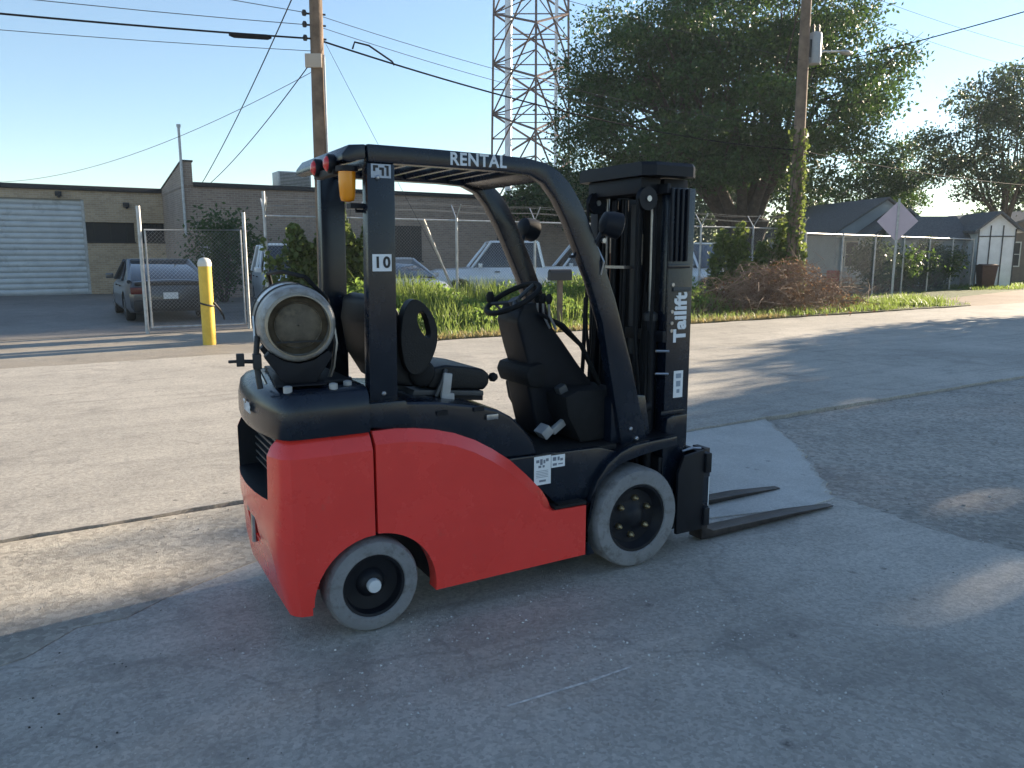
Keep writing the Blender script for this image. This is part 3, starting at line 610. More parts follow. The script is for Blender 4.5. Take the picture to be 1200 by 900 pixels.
def tree(name, label, loc, crown, rx, ry, rz, nclump, cr, nleaf, lsize, leafm, seed, fork, trunk_r, limbs=6, group=None, lean=0., low=-.45, stems=1, flat=.75, gap=.62):
    """crown = (x, y, z) centre in local metres; ellipsoid of leaf clumps carried by real limbs"""
    rs = np.random.RandomState(seed); rr = random.Random(seed)
    t = thing(name, label, 'tree', loc, 0, group); C = np.array(crown); cs = []; rad = []
    tries = 0
    while len(cs) < nclump and tries < 20000:
        tries += 1; u = rs.uniform(-1, 1, 3); q = np.linalg.norm(u)
        if q > 1 or q < .35 or u[2] < low: continue
        p = C + u * np.array([rx, ry, rz]) * .93
        if any(np.linalg.norm(p - c) < cr * gap for c in cs): continue
        cs.append(p); rad.append(cr * rs.uniform(.6, 1.2))
    b = MB(); top = Vector((lean * fork, 0, fork))
    if stems == 1: b.tube([(0, 0, -.1), (lean * fork * .4, 0, fork * .4), top], [trunk_r * 1.3, trunk_r, trunk_r * .85], 12)
    else:
        for k in range(stems):
            a = 2 * math.pi * k / stems + .4; r0 = trunk_r * .9
            b.tube([(math.cos(a) * r0 * .5, math.sin(a) * r0 * .5, -.1), (math.cos(a) * r0, math.sin(a) * r0, fork * .5), (math.cos(a) * r0 * 2.2, math.sin(a) * r0 * 2.2, fork)], [trunk_r * .75, trunk_r * .6, trunk_r * .5], 10)
    b.build('trunk', BARK, t, smooth=50)
    # limbs: sort clumps by angle into sectors, each limb grows to its sector and forks to its clumps
    lb = MB(); sect = [[] for _ in range(limbs)]
    for c in cs: sect[int(((math.atan2(c[1] - C[1], c[0] - C[0]) + math.pi) / (2 * math.pi)) * limbs) % limbs].append(Vector(c))
    for k, S in enumerate(sect):
        if not S: continue
        mean = sum(S, Vector()) / len(S); a = top if stems == 1 else Vector(((mean.x - top.x) * .12, (mean.y - top.y) * .12, fork * .9))
        mid = a.lerp(mean, .45) + Vector((rr.uniform(-.4, .4), rr.uniform(-.4, .4), -.05 * rz)); mid2 = a.lerp(mean, .8)
        lb.tube([a, a.lerp(mid, .5) + Vector((0, 0, .2)), mid, mid2], [trunk_r * .55, trunk_r * .42, trunk_r * .3, trunk_r * .16], 8)
        for c in S:
            src = mid if rr.random() < .55 else mid2
            m2 = src.lerp(c, .55) + Vector((rr.uniform(-.3, .3), rr.uniform(-.3, .3), rr.uniform(-.3, .15)))
            lb.tube([src, m2, c], [trunk_r * .16, trunk_r * .09, trunk_r * .03], 5)
            for _ in range(3):
                e = c + Vector((rr.uniform(-1, 1), rr.uniform(-1, 1), rr.uniform(-.6, .6))) * cr * .8
                lb.tube([m2.lerp(c, .6), e], [trunk_r * .05, trunk_r * .015], 4)
    lb.build('limbs', BARK, t, smooth=50)
    P = clump_points(cs, rad, nleaf, rs, flat)
    if name == 'shade_oak': P = sun_gaps(P, loc)
    V, F = leaves(P, lsize, rs); raw_mesh('crown', V, F, leafm, t)
    return t
tree('oak_tree', 'big spreading oak with a broad dark crown behind the ivy-clad pole', (11.2, 38, 0), (-1.0, 0, 8.9), 7.9, 7.0, 5.9, 112, 1.6, 1150, .19, LEAF, 11, 3.2, .55, limbs=11, low=-.75, stems=5, flat=.55, gap=.86)
tree('shade_oak', 'leafy oak across the yard that shades the forklift', (23.8, 18.3, 0), (0, 0, 4.9), 6.3, 6.3, 3.4, 120, 1.35, 680, .25, LEAF, 31, 1.6, .34, limbs=8, low=-.95)
tree('shade_oak', 'taller leafy oak behind the one that shades the forklift', (28.0, 17.6, 0), (0, 0, 9.0), 5.4, 5.4, 5.2, 110, 1.3, 640, .28, LEAF, 33, 3.0, .36, limbs=8, low=-.98)
tree('shade_oak', 'low bushy oak nearest the road in the row that shades the yard', (19.2, 21.4, 0), (0, 0, 3.3), 2.7, 2.7, 2.1, 40, .85, 420, .2, LEAF, 35, 1.2, .2, limbs=6, low=-.95)
tree('elm_tree', 'loose airy tree with sky showing through beyond the white shed', (26.9, 43, 0), (-.9, 0, 7.4), 3.9, 3.2, 4.4, 52, 1.05, 380, .2, LEAF2, 17, 2.6, .26, limbs=7, low=-.75)
tree('bushy_tree', 'rounded dark tree rising behind the pale blue house', (22.6, 48.5, 0), (0, 0, 5.6), 3.3, 2.8, 2.8, 30, 1.1, 420, .22, LEAF, 19, 2.0, .18, limbs=5, low=-.8)
tree('car_park_tree', 'dark leafy tree overhanging the car park behind the white pickups', (3.0, 33.5, 0), (0, 0, 3.6), 3.6, 2.8, 1.4, 30, .95, 420, .2, LEAF3, 23, 2.2, .24, limbs=6, low=-.6)
tree('background_tree', 'pale green tree low behind the mast and the oak', (7.4, 47, 0), (0, 0, 4.5), 4.6, 3.5, 3.2, 30, 1.4, 340, .26, LEAF2, 25, 2.0, .24, limbs=6, low=-.8)
tree('background_tree', 'wide pale green tree behind the oak and the blue house', (16.5, 53, 0), (0, 0, 4.6), 5.5, 4, 3.6, 34, 1.6, 340, .3, LEAF2, 27, 2.0, .26, limbs=6, low=-.8)
tree('background_tree', 'distant tree at the end of the dirt drive', (44, 62, 0), (0, 0, 4.2), 6.5, 5, 3.2, 34, 1.9, 300, .36, LEAF2, 29, 2.0, .3, limbs=6, low=-.8)

def blades(n, pos, h, wd, rs, bend=.5):
    """curved tapering grass blades: 2 quads each as 6 verts"""
    a = rs.uniform(0, 2 * np.pi, n); dr = np.stack([np.cos(a), np.sin(a), np.zeros(n)], 1); sd_ = np.stack([-np.sin(a), np.cos(a), np.zeros(n)], 1)
    b_ = (rs.uniform(.1, 1, n) * bend * h)[:, None]; H_ = h[:, None]; z = np.array([0, 0, 1.]); W_ = wd[:, None]
    V = np.empty((n, 6, 3))
    V[:, 0] = pos - sd_ * W_; V[:, 1] = pos + sd_ * W_
    m_ = pos + dr * b_ * .35 + z * H_ * .6; V[:, 2] = m_ + sd_ * W_ * .75; V[:, 3] = m_ - sd_ * W_ * .75
    e = pos + dr * b_ + z * H_; V[:, 4] = e + sd_ * W_ * .12; V[:, 5] = e - sd_ * W_ * .12
    k = np.arange(n)[:, None] * 6
    F = np.concatenate([k + np.array([0, 1, 2, 3]), k + np.array([3, 2, 4, 5])], 0)
    return V.reshape(-1, 3), F
def st_np(s, t, z=0.): return np.stack([RD.x * s + RN.x * t, RD.y * s + RN.y * t, np.zeros_like(s) + z], 1)
rs = np.random.RandomState(2)
# tall weeds in front of the fence
n = 9000; s = rs.uniform(4.4, 15.6, n); t = 13.7 + 2.75 * rs.beta(2.2, 1.5, n)
lump = .55 + .45 * np.sin(s * 1.9 + 1) * np.sin(s * .7 + t) + rs.normal(0, .12, n)
h = np.clip((.25 + .85 * np.clip((t - 13.6) / 2.2, 0, 1)) * (.55 + .5 * lump), .12, 1.35)
V, F = blades(n, st_np(s, t, .02), h, rs.uniform(.006, .016, n), rs, .55)
o = raw_mesh('weed_grass', V, F, GRASSL); tag(o, 'tall bright green weeds growing in front of the chain link fence', 'grass', kind='stuff')
n = 16000; s = rs.uniform(4.4, 15.4, n); t = 14.0 + 2.3 * rs.beta(2.2, 1.6, n)
lump = .5 + .5 * np.sin(s * 2.3 + .5) * np.cos(s * .9 + t * 1.3)
zt = (.25 + .8 * np.clip((t - 13.8) / 2., 0, 1)) * (.5 + .6 * np.clip(lump, 0, 1))
P = st_np(s, t); P[:, 2] = rs.uniform(.05, 1, n) ** .8 * zt + .03
V, F = leaves(P, .11, rs, .6, .55); o = raw_mesh('weed_foliage', V, F, WEEDL); tag(o, 'broad leafy weeds massed below the chain link fence', 'weeds', kind='stuff')
# short grass and dry grass along the verge edge, far lawn tufts
n = 7000; s = rs.uniform(4.1, 21.0, n); t = rs.uniform(12.95, 14.8, n)
V, F = blades(n, st_np(s, t, .02), rs.uniform(.05, .2, n), rs.uniform(.005, .012, n), rs, .8); o = raw_mesh('verge_grass', V, F, GRASSL); tag(o, 'short green grass along the far edge of the road', 'grass', kind='stuff')
n = 4200; s = rs.uniform(4.1, 16.0, n); t = 12.85 + rs.exponential(.3, n)
V, F = blades(n, st_np(s, t, .02), rs.uniform(.03, .13, n), rs.uniform(.005, .012, n), rs, 1.2); o = raw_mesh('dry_grass', V, F, DRYL); tag(o, 'dry straw-coloured grass at the verge edge', 'grass', kind='stuff')
n = 6000; s = rs.uniform(19.8, 27.0, n); t = 13.0 + rs.beta(1.3, 1.6, n) * 3.6
keep = ((s - 20) < 4.2 + (t - 13) * .9 + rs.normal(0, .4, n)) & (np.sin(s * 1.7 + 1) * np.cos(t * 2.3) > -.55); s, t = s[keep], t[keep]; n = len(s)
V, F = blades(n, st_np(s, t, .015), rs.uniform(.05, .24, n) * (.45 + .75 * (np.sin(s * 2.1) * np.cos(t * 1.7) > -.1)), rs.uniform(.006, .014, n), rs, 1.0); o = raw_mesh('tuft_grass', V, F, GRASSL); tag(o, 'clump of sunlit grass round the foot of the diamond sign', 'grass', kind='stuff')
n = 9000; x = rs.uniform(20, 42, n); y = 33.8 + (x - 20) * .28 + rs.uniform(0, 4.5, n)
V, F = blades(n, np.stack([x, y, np.zeros(n)], 1), rs.uniform(.05, .2, n), rs.uniform(.01, .025, n), rs, .9); o = raw_mesh('lawn_grass', V, F, GRASSL); tag(o, 'grass strip in front of the white shed', 'grass', kind='stuff')

def vine(name, label, s0, s1, t0, zs, n, seed, lsize=.1, dens=None):
    rs = np.random.RandomState(seed); v = thing(name, label, 'vine', rf(s0, t0, 0), TH); W_ = s1 - s0
    x = rs.uniform(0, W_, n); hz = zs * (.72 + .28 * np.sin(x * 5 + seed) * np.cos(x * 2.1)); z = rs.uniform(0, 1, n) ** .75 * hz
    if dens == 'edge':   # dense right strip, sparse left, full top fringe
        keep = (x > W_ * .22) | (z > zs * .74) | (rs.uniform(size=n) < .16); x, z = x[keep], z[keep]
    P = np.stack([x, rs.normal(0, .09, len(x)), z + .03], 1)
    V, F = leaves(P, lsize, rs, .7, .75); raw_mesh('leaves', V, F, VINEL, v)
    b = MB(); rr = random.Random(seed)
    for k in range(int(W_ * 5)):
        x0 = rr.uniform(0, W_) if dens != 'edge' else rr.uniform(W_ * .45, W_); p = [Vector((x0, 0, 0))]
        for q in range(7): p.append(p[-1] + Vector((rr.uniform(-.15, .15), rr.uniform(-.04, .04), zs / 7 * rr.uniform(.7, 1.05))))
        b.tube(p, [.014, .012, .011, .01, .008, .007, .005, .003], 5)
    b.build('stems', BARK, v, smooth=60); return v
vine('fence_vine', 'leafy climbing vine on the fence left of the forklift guard post', 4.0, 6.6, 16.32, 2.95, 12000, 41, .13, 'edge')
vine('fence_vine', 'yellow-green vine mat covering the fence beside the ivy-clad pole', 16.8, 20.9, 16.34, 2.65, 7500, 43, .13)
# ivy up the transformer pole
iv = thing('pole_ivy', 'ivy climbing the transformer pole', 'vine', (8.6, 23.92, 0)); rs = np.random.RandomState(44); n = 1700
z = rs.uniform(0, 1, n) ** 1.7 * 5.2; a = rs.uniform(0, 2 * np.pi, n); r_ = .17 + np.abs(rs.normal(0, .09, n)) * (1.15 - z / 9)
V, F = leaves(np.stack([np.cos(a) * r_, np.sin(a) * r_, z + .05], 1), .13, rs, .7, .75); raw_mesh('leaves', V, F, VINEL, iv)
b = MB()
for k in range(6): b.tube([(.19 * math.cos(k + q * .35), .19 * math.sin(k + q * .35), q * .75) for q in range(8)], .012, 4)
b.build('stems', BARK, iv, smooth=60)
# shrubs behind the house fence
def shrub(label, loc, rx, ry, h, n, ls, m, seed, name='shrub'):
    rs = np.random.RandomState(seed); t = thing(name, label, 'shrub', loc); k = 14
    cs = np.stack([rs.uniform(-rx, rx, k), rs.uniform(-ry, ry, k), rs.uniform(.25, .85, k) * h], 1); rad = rs.uniform(.22, .4, k) * h
    P = clump_points(cs, rad, n // k, rs, .9); P[:, 2] = np.abs(P[:, 2]) + .02; V, F = leaves(P, ls, rs); raw_mesh('foliage', V, F, m, t)
    b = MB()
    for c in cs: b.tube([(c[0] * .2, c[1] * .2, 0), (c[0] * .6, c[1] * .6, c[2] * .5), c], [.025, .018, .008], 5)
    b.build('stems', BARK, t, smooth=60); return t
for i, (x, y, hh) in enumerate(((15.0, 31.6, 1.9), (16.6, 33.4, 1.7), (18.4, 35.0, 2.1), (20.0, 36.6, 1.8))):
    shrub(('rounded dark shrub behind the house fence just right of the sign', 'low dark shrub behind the house fence, second from the sign', 'taller dark shrub behind the house fence, third from the sign', 'dark shrub behind the house fence against the white shed')[i], (x, y, 0), 1.1, .6, hh, 3200, .17, LEAF3, 50 + i)
shrub('vine-like shrub at the warehouse corner behind the charcoal sedan', (-9.6, 25.8, 0), .6, .5, 2.9, 3600, .16, LEAF3, 57)
shrub('low green shrub against the warehouse wall near the roll-up door', (-13.2, 29.6, 0), .7, .4, 1.1, 700, .13, LEAF3, 58)
# brush pile: cut branches and dead leaves heaped on the verge
bp_ = thing('brush_pile', 'long heap of cut reddish brown dead branches on the verge', 'brush pile', rf(17.5, 14.6), TH)
rr = random.Random(77); rs = np.random.RandomState(77)
def bh(x, y): return max(.05, 1.38 * math.exp(-((x - .7) / 2.1) ** 2 - (y / .95) ** 2) + .5 * math.exp(-((x + 2.2) / 1.5) ** 2 - (y / .8) ** 2))
tw_ = MB()
for k in range(620):
    x, y = rr.gauss(0, 1.75), rr.gauss(0, .55); x = max(-3.6, min(3.4, x)); z = bh(x, y) * rr.uniform(.15, 1.02); a = rr.gauss(.1, .9); L_ = rr.uniform(.5, 1.6); up = rr.gauss(.15, .38)
    d = Vector((math.cos(a), math.sin(a) * .7, up)).normalized() * L_ * rr.choice((-1, 1)); p0 = Vector((x, y, z)); p1 = p0 + d * .5 + Vector((0, 0, .06)); p2 = p0 + d
    for p in (p0, p1, p2): p.z = max(.02, min(p.z, bh(p.x, p.y) + .55))
    big = k < 90; r0 = rr.uniform(.012, .026) if big else rr.uniform(.006, .013); b = MB() if big else tw_
    b.tube([p0, p1, p2], [r0, r0 * .7, r0 * .25], 5)
    if big: b.build('branch', TWIG, bp_, smooth=60)
    for _ in range(4):
        q = p0.lerp(p2, rr.uniform(.3, .95)); e = q + Vector((rr.uniform(-.3, .3), rr.uniform(-.3, .3), rr.uniform(-.12, .3))); e.z = max(.02, e.z); tw_.tube([q, e], [.006, .002], 4)
tag(tw_.build('twigs', TWIG, bp_, smooth=60), kind='stuff')
n = 6500; x = rs.normal(0, 1.75, n).clip(-3.8, 3.5); y = rs.normal(0, .6, n)
z = np.array([bh(a, c) for a, c in zip(x, y)]) * rs.uniform(.1, 1.08, n)
V, F = leaves(np.stack([x, y, z + .02], 1), .085, rs, .2, .4); tag(raw_mesh('dead_leaves', V, F, DEADL, bp_), kind='stuff')
# loose stones and grit on the yard
GRIT = mat('grit_stone', (.34, .32, .295), .9, var=.4, scale=3)
def stones(name, label, n, fx, smin, smax, seed):
    rs = np.random.RandomState(seed); P = fx(rs, n); n = len(P); s_ = smin + (smax - smin) * rs.uniform(0, 1, n) ** 3
    base = np.array([[1, 0, 0], [-.5, .87, 0], [-.5, -.87, 0], [.5, .5, .7], [-.7, .1, .65], [.2, -.6, .75]]); tri = np.array([[0, 1, 3], [1, 4, 3], [1, 2, 4], [2, 5, 4], [2, 0, 5], [0, 3, 5], [3, 4, 5]])
    a = rs.uniform(0, 6.28, n); c_, s2 = np.cos(a), np.sin(a); B = base[None] * (1 + rs.normal(0, .22, (n, 6, 3)))
    X = B[..., 0] * c_[:, None] - B[..., 1] * s2[:, None]; Y = B[..., 0] * s2[:, None] + B[..., 1] * c_[:, None]
    V = np.stack([X, Y, B[..., 2]], 2) * s_[:, None, None] + P[:, None]; F = (tri[None] + (np.arange(n) * 6)[:, None, None]).reshape(-1, 3)
    o = raw_mesh(name, V.reshape(-1, 3), F, GRIT); tag(o, label, 'gravel', kind='stuff')
def f_right(rs, n):
    x = rs.uniform(2.0, 9, n); y = rs.uniform(1.2, 10.5, n); t = -RN.x * -x + 0
    tt = RN.x * x + RN.y * y; k = (tt < 4.9) & (x > 2.15 + np.clip((5 - y), 0, 5) * .55); return np.stack([x[k], y[k], np.full(k.sum(), -.011)], 1)
stones('loose_gravel', 'loose gravel on the broken asphalt right of the forks', 3800, f_right, .003, .016, 61)
def f_left(rs, n):
    s = rs.uniform(-7, 2.2, n); t = 4.95 - rs.exponential(.4, n); k = t > 3; return st_np(s[k], t[k], .006)
stones('shoulder_gravel', 'grit along the road edge left of the forklift', 700, f_left, .002, .008, 62)
def f_all(rs, n): return np.stack([rs.uniform(-3, 3, n), rs.uniform(1.6, 5.0, n), np.zeros(n)], 1)
stones('yard_grit', 'scattered grit on the concrete round the forklift', 1300, f_all, .0015, .006, 63)

CHIP = mat('pale_chip', (.55, .55, .54), .9, var=.2, scale=3); CLOD = mat('dark_clod', (.035, .03, .026), .95, var=.4, scale=8)
def f_chip(rs, n):
    c = rs.uniform([-1.2, 2.2], [2.6, 4.3], (26, 2)); k = rs.randint(0, 26, n); p = c[k] + rs.normal(0, .16, (n, 2)); return np.stack([p[:, 0], p[:, 1], np.full(n, .0005)], 1)
GRIT = CHIP; stones('pale_chips', 'clusters of pale stone chips on the concrete in front of the forklift', 900, f_chip, .002, .007, 64)
def f_clod(rs, n):
    c = np.array([[-1.95, 2.95], [-1.5, 2.85], [-1.7, 2.6], [-1.6, 2.45], [-1.1, 2.9], [-.75, 2.25], [-1.35, 2.35], [.35, 2.9], [1.6, 2.6]]); k = rs.randint(0, len(c), n); p = c[k] + rs.normal(0, .045, (n, 2)) * np.array([1.6, .8]); return np.stack([p[:, 0], p[:, 1], np.zeros(n)], 1)
GRIT = CLOD; stones('dirt_crumbs', 'small dark dirt crumbs on the concrete near the rear wheel', 45, f_clod, .002, .006, 65)

# ================================================================ PARKED VEHICLES
def car_paint(name, c): return mat(name, c, .28, .15, coat=.7, var=.05, scale=2)
CARGL = glass_mat('car_glass', (.012, .016, .02)); CTYRE = mat('car_tyre', (.015, .015, .016), .85); CRIM = mat('alloy_rim', (.32, .33, .34), .35, .9)
TRIM = mat('black_trim', (.012, .012, .014), .5); HEADL = mat('headlamp', (.7, .72, .75), .1, .2); TAILL = mat('tail_lamp', (.10, .008, .008), .25); PLATE = mat('number_plate', (.7, .7, .7), .4)
def vehicle(name, label, loc, rz, paint, L, W, zb, belt, roof, st, gh, wheels, wr=.33, bed=None, group='cars in the car park', pill=True, rear_band=False):
    """st: (x, shoulder z, half-width factor) from rear to front; gh: rear base x, roof rear x, roof front x, front base x"""
    v = thing(name, label, 'car' if 'pickup' not in name else 'pickup', loc, rz, group); h = W / 2
    b = MB(); rg = []
    for (x, zs, k, z0) in st:
        y = h * k
        rg.append([(x, -y * .90, z0), (x, -y * .985, z0 + .12), (x, -y, (z0 + zs) * .52), (x, -y * .975, zs - .10), (x, -y * .90, zs - .015), (x, -y * .5, zs + .012), (x, 0, zs + .02),
                   (x, y * .5, zs + .012), (x, y * .90, zs - .015), (x, y * .975, zs - .10), (x, y, (z0 + zs) * .52), (x, y * .985, z0 + .12), (x, y * .90, z0)])
    b.rings(rg); body = b.build('body', paint, v, smooth=38)
    cut = []
    for x in wheels:
        for s in (-1, 1): cut.append(MB().lathe([(wr + .05, s * (h + .05)), (wr + .05, s * (h - .27))], c=(x, 0, wr), n=24))
    if bed: cut.append(MB().b6(bed[0], bed[1], -h * .82, h * .82, bed[2], bed[3]))
    carve(body, cut); body.data.polygons.foreach_set('use_smooth', [True] * len(body.data.polygons)); body.data.set_sharp_from_angle(angle=R(38))
    (rb, rr_, rf_, fb_) = gh
    def gp(x, ky, z): return (x, h * ky, z)
    g = MB(); ring = lambda k0, k1, e=0.: None
    lo = [gp(rb, -.90, belt), gp(fb_, -.90, belt), gp(fb_, .90, belt), gp(rb, .90, belt)]; hi = [gp(rr_, -.72, roof), gp(rf_, -.72, roof), gp(rf_, .72, roof), gp(rr_, .72, roof)]
    g.rings([[(p[0], p[1], p[2] - .05) for p in lo], lo, hi]); g.build('glasshouse', CARGL, v, bevel=.03)
    m = MB(); rw = [gp(rr_ - .03, -.735, roof - .03), gp(rf_ + .04, -.735, roof - .03), gp(rf_ + .04, .735, roof - .03), gp(rr_ - .03, .735, roof - .03)]
    m.rings([rw, [(p[0] * .985 + (rr_ + rf_) * .0075, p[1] * .93, roof + .035) for p in rw]]); m.build('roof', paint, v, bevel=.02)
    for s in (-1, 1):
        for (xa, xb, r_) in ((rb, rr_, .05), (fb_, rf_, .042)) : MB().tube([(xa, s * h * .905, belt - .02), (xb, s * h * .735, roof - .01)], r_, 6).build('pillar', paint, v, smooth=50)
        if pill:
            for q in ((.42,) if pill == 1 else (.3, .62)):
                xm = rb + (fb_ - rb) * q; xr = rr_ + (rf_ - rr_) * q; MB().tube([(xm, s * h * .905, belt - .02), (xr, s * h * .735, roof - .01)], .035, 5).build('pillar', paint if pill == 2 else TRIM, v, smooth=50)
        for x in wheels:
            wv = MB().lathe([(wr * .62, s * (h - .03)), (wr * .95, s * (h - .035)), (wr, s * (h - .07)), (wr, s * (h - .20)), (wr * .9, s * (h - .23)), (wr * .5, s * (h - .23))], c=(x, 0, wr), n=24).build('wheel', CTYRE, v, smooth=40)
            rm = MB(); rm.lathe([(wr * .63, s * (h - .04)), (wr * .6, s * (h - .05)), (wr * .2, s * (h - .045)), (wr * .1, s * (h - .03))], c=(x, 0, wr), n=20, cap0=False)
            for q in range(5):
                a = q * 1.2566; rm.box((x + math.cos(a) * wr * .36, s * (h - .035), wr + math.sin(a) * wr * .36), (wr * .42, .03, .05), Matrix.Rotation(-a, 3, 'Y'))
            rm.build('rim', CRIM, wv, smooth=40)
        MB().box((fb_ - .25, s * (h + .06), belt + .05), (.12, .18, .13)).build('mirror', paint, v, bevel=.02)
        for q in (.36, .62): MB().b6(rb + (fb_ - rb) * q, rb + (fb_ - rb) * q + .16, s * h - .012 + (.0 if s > 0 else -.004), s * h + .014, belt - .16, belt - .13).build('door_handle', TRIM, v)
    x0, x1 = -L / 2, L / 2
    for s in (-1, 1):
        MB().b6(x0 - .015, x0 + .10, s * h * .80 - .16, s * h * .80 + .10, belt - .30, belt - .14).build('tail_lamp', TAILL, v, bevel=.02)
        MB().b6(x1 - .16, x1 + .012, s * h * .74 - .17, s * h * .74 + .13, belt - .42, belt - .28).build('headlamp', HEADL, v, bevel=.02)
    MB().b6(x0 - .03, x0 + .12, -h * .86, h * .86, zb + .10, zb + .32).build('bumper', TRIM, v, bevel=.03)
    MB().b6(x1 - .12, x1 + .03, -h * .86, h * .86, zb + .06, zb + .26).build('bumper', TRIM, v, bevel=.03)
    MB().b6(x1 - .1, x1 + .015, -h * .45, h * .45, zb + .34, zb + .50).build('grille', TRIM, v, bevel=.01)
    MB().b6(x0 - .028, x0 - .012, -.16, .16, belt - .42, belt - .27).build('number_plate', PLATE, v)
    if rear_band: MB().b6(x0 - .012, x0 + .2, -h * .80, h * .80, belt - .10, belt - .02).build('rear_trim', TRIM, v, bevel=.02)
    return v
def car_st(L, zb, belt, hood, trunk, ch=.1):
    a, c = -L / 2, L / 2
    return [(a, trunk - .18, .84, zb + .12), (a + .08, trunk - .03, .93, zb + .05), (a + .6, trunk + .02, .99, zb), (a + 1.3, belt, 1., zb), (0, belt, 1., zb), (c - 1.5, belt - .02, 1., zb), (c - 1.15, hood, .99, zb), (c - .45, hood - .09, .95, zb), (c - .1, hood - .2, .87, zb + .05), (c, hood - .32, .80, zb + .1)]
HRN = TH + R(90)
vehicle('parked_sedan', 'charcoal sedan parked behind the chain link gate, rear towards the street', tuple(rf(2.65, 21.95, .014)), HRN, car_paint('charcoal_paint', (.045, .052, .062)), 4.7, 1.86, .2, .96, 1.42, car_st(4.7, .2, .96, .92, .98), (-2.15, -.75, .35, 1.35), (-1.42, 1.42), rear_band=True)
vehicle('parked_suv', 'white boxy utility car behind the fence vine', tuple(rf(6.0, 21.2, .014)), HRN + R(172), car_paint('white_suv_paint', (.74, .75, .77)), 4.7, 1.92, .26, 1.12, 1.82, car_st(4.7, .26, 1.12, 1.08, 1.12), (-2.25, -1.95, .35, 1.2), (-1.42, 1.42), .37, pill=2)
vehicle('parked_sedan', 'silver sedan facing the fence beside the leaning pipe', tuple(rf(8.45, 20.6, .014)), HRN + R(186), car_paint('silver_paint', (.42, .44, .47)), 4.6, 1.82, .2, .96, 1.44, car_st(4.6, .2, .96, .94, .98), (-2.0, -1.0, .35, 1.3), (-1.4, 1.4))
def pickup_st(L, zb, belt, hood):
    a, c = -L / 2, L / 2
    return [(a, belt - .02, .93, zb + .12), (a + .06, belt, .97, zb + .1), (-.55, belt, 1., zb), (0, belt, 1., zb), (c - 1.55, belt, 1., zb), (c - 1.3, hood, .99, zb), (c - .35, hood - .05, .96, zb), (c - .06, hood - .14, .9, zb + .05), (c, hood - .3, .86, zb + .1)]
WP = car_paint('white_pickup_paint', (.74, .75, .76))
vehicle('parked_pickup', 'white pickup truck with extended cab, nearer of two beyond the weeds', (-.05, 25.6, .014), math.pi + R(8), WP, 5.6, 1.95, .34, 1.16, 1.95, pickup_st(5.6, .34, 1.16, 1.12), (-.95, -.78, .72, 1.35), (-1.75, 1.75), .38, bed=(-2.68, -.95, .75, 1.6), pill=1)
vehicle('parked_pickup', 'white pickup truck parked further back with its bed towards the mast', (3.0, 29.4, .014), math.pi + R(10), WP, 5.4, 1.9, .34, 1.12, 1.92, pickup_st(5.4, .34, 1.12, 1.08), (-.78, -.62, .65, 1.3), (-1.7, 1.7), .37, bed=(-2.58, -.85, .72, 1.6), pill=1)
vehicle('parked_pickup', 'white pickup nose-on beyond the fence right of the forklift mast', (6.3, 27.6, .014), HRN + R(180), WP, 5.4, 1.9, .34, 1.12, 1.92, pickup_st(5.4, .34, 1.12, 1.08), (-.78, -.62, .65, 1.3), (-1.7, 1.7), .37, bed=(-2.58, -.85, .72, 1.6), pill=1)
vehicle('parked_sedan', 'pale grey sedan beyond the fence left of the brush pile', (8.8, 29.0, .014), HRN + R(176), car_paint('grey_sedan_paint', (.36, .40, .44)), 4.6, 1.82, .2, .96, 1.44, car_st(4.6, .2, .96, .94, .98), (-2.0, -1.0, .35, 1.3), (-1.4, 1.4))
# odds and ends in the yards beyond
tr = thing('wheeled_bin', 'brown wheeled bin standing at the white shed', 'bin', (21.9, 35.9, 0), R(-8))
BINM = mat('brown_bin', (.09, .045, .035), .6, var=.2)
MB().rings([[(-.26, -.28, .06), (.26, -.28, .06), (.26, .28, .06), (-.26, .28, .06)], [(-.33, -.36, 1.0), (.33, -.36, 1.0), (.33, .36, 1.0), (-.33, .36, 1.0)]]).build('bin_body', BINM, tr, bevel=.02)
MB().prism([(-.38, 1.003), (.36, 1.003), (.36, 1.05), (0, 1.12), (-.38, 1.08)], -.35, .35, 'x').build('lid', BINM, tr, bevel=.01)
for s in (-1, 1): MB().lathe([(.1, s * .24), (.1, s * .3)], c=(0, .3, .1), ax='x', n=14).build('wheel', RUB, tr)
hy = thing('red_barrel', 'small red fuel drum behind the brush pile in front of the house', 'drum', (13.4, 32.4, 0))
MB().lathe([(.27, 0), (.27, .28), (.285, .3), (.27, .32), (.27, .58), (.285, .6), (.27, .62), (.27, .9), (.25, .9), (.25, .88), (.02, .88)], ax='z', n=20).build('drum_body', mat('red_drum', (.35, .035, .03), .5, var=.2), hy, smooth=40)
MB().lathe([(.04, .88), (.04, .92)], c=(.12, .05, 0), ax='z', n=10).build('bung', STEEL, hy)

# ================================================================ FORKLIFT  (local x forward, y left, z up; outer tyre face of the right side at y = 0)
W = .88
fk = thing('forklift', 'red and black counterbalance forklift with overhead guard, mast and lowered forks', 'forklift', (-.58, 3.07, 0), R(29.63))
def mir(b):
    q = MB(); q.v = [(x, W - y, z) for x, y, z in b.v]; q.f = [tuple(reversed(f)) for f in b.f]; q.m = list(b.m); return q
def both(b, name, m, parent=fk, **k):
    o1 = b.build(name, m, parent, **k); return o1, mir(b).build(name, m, parent, **k)
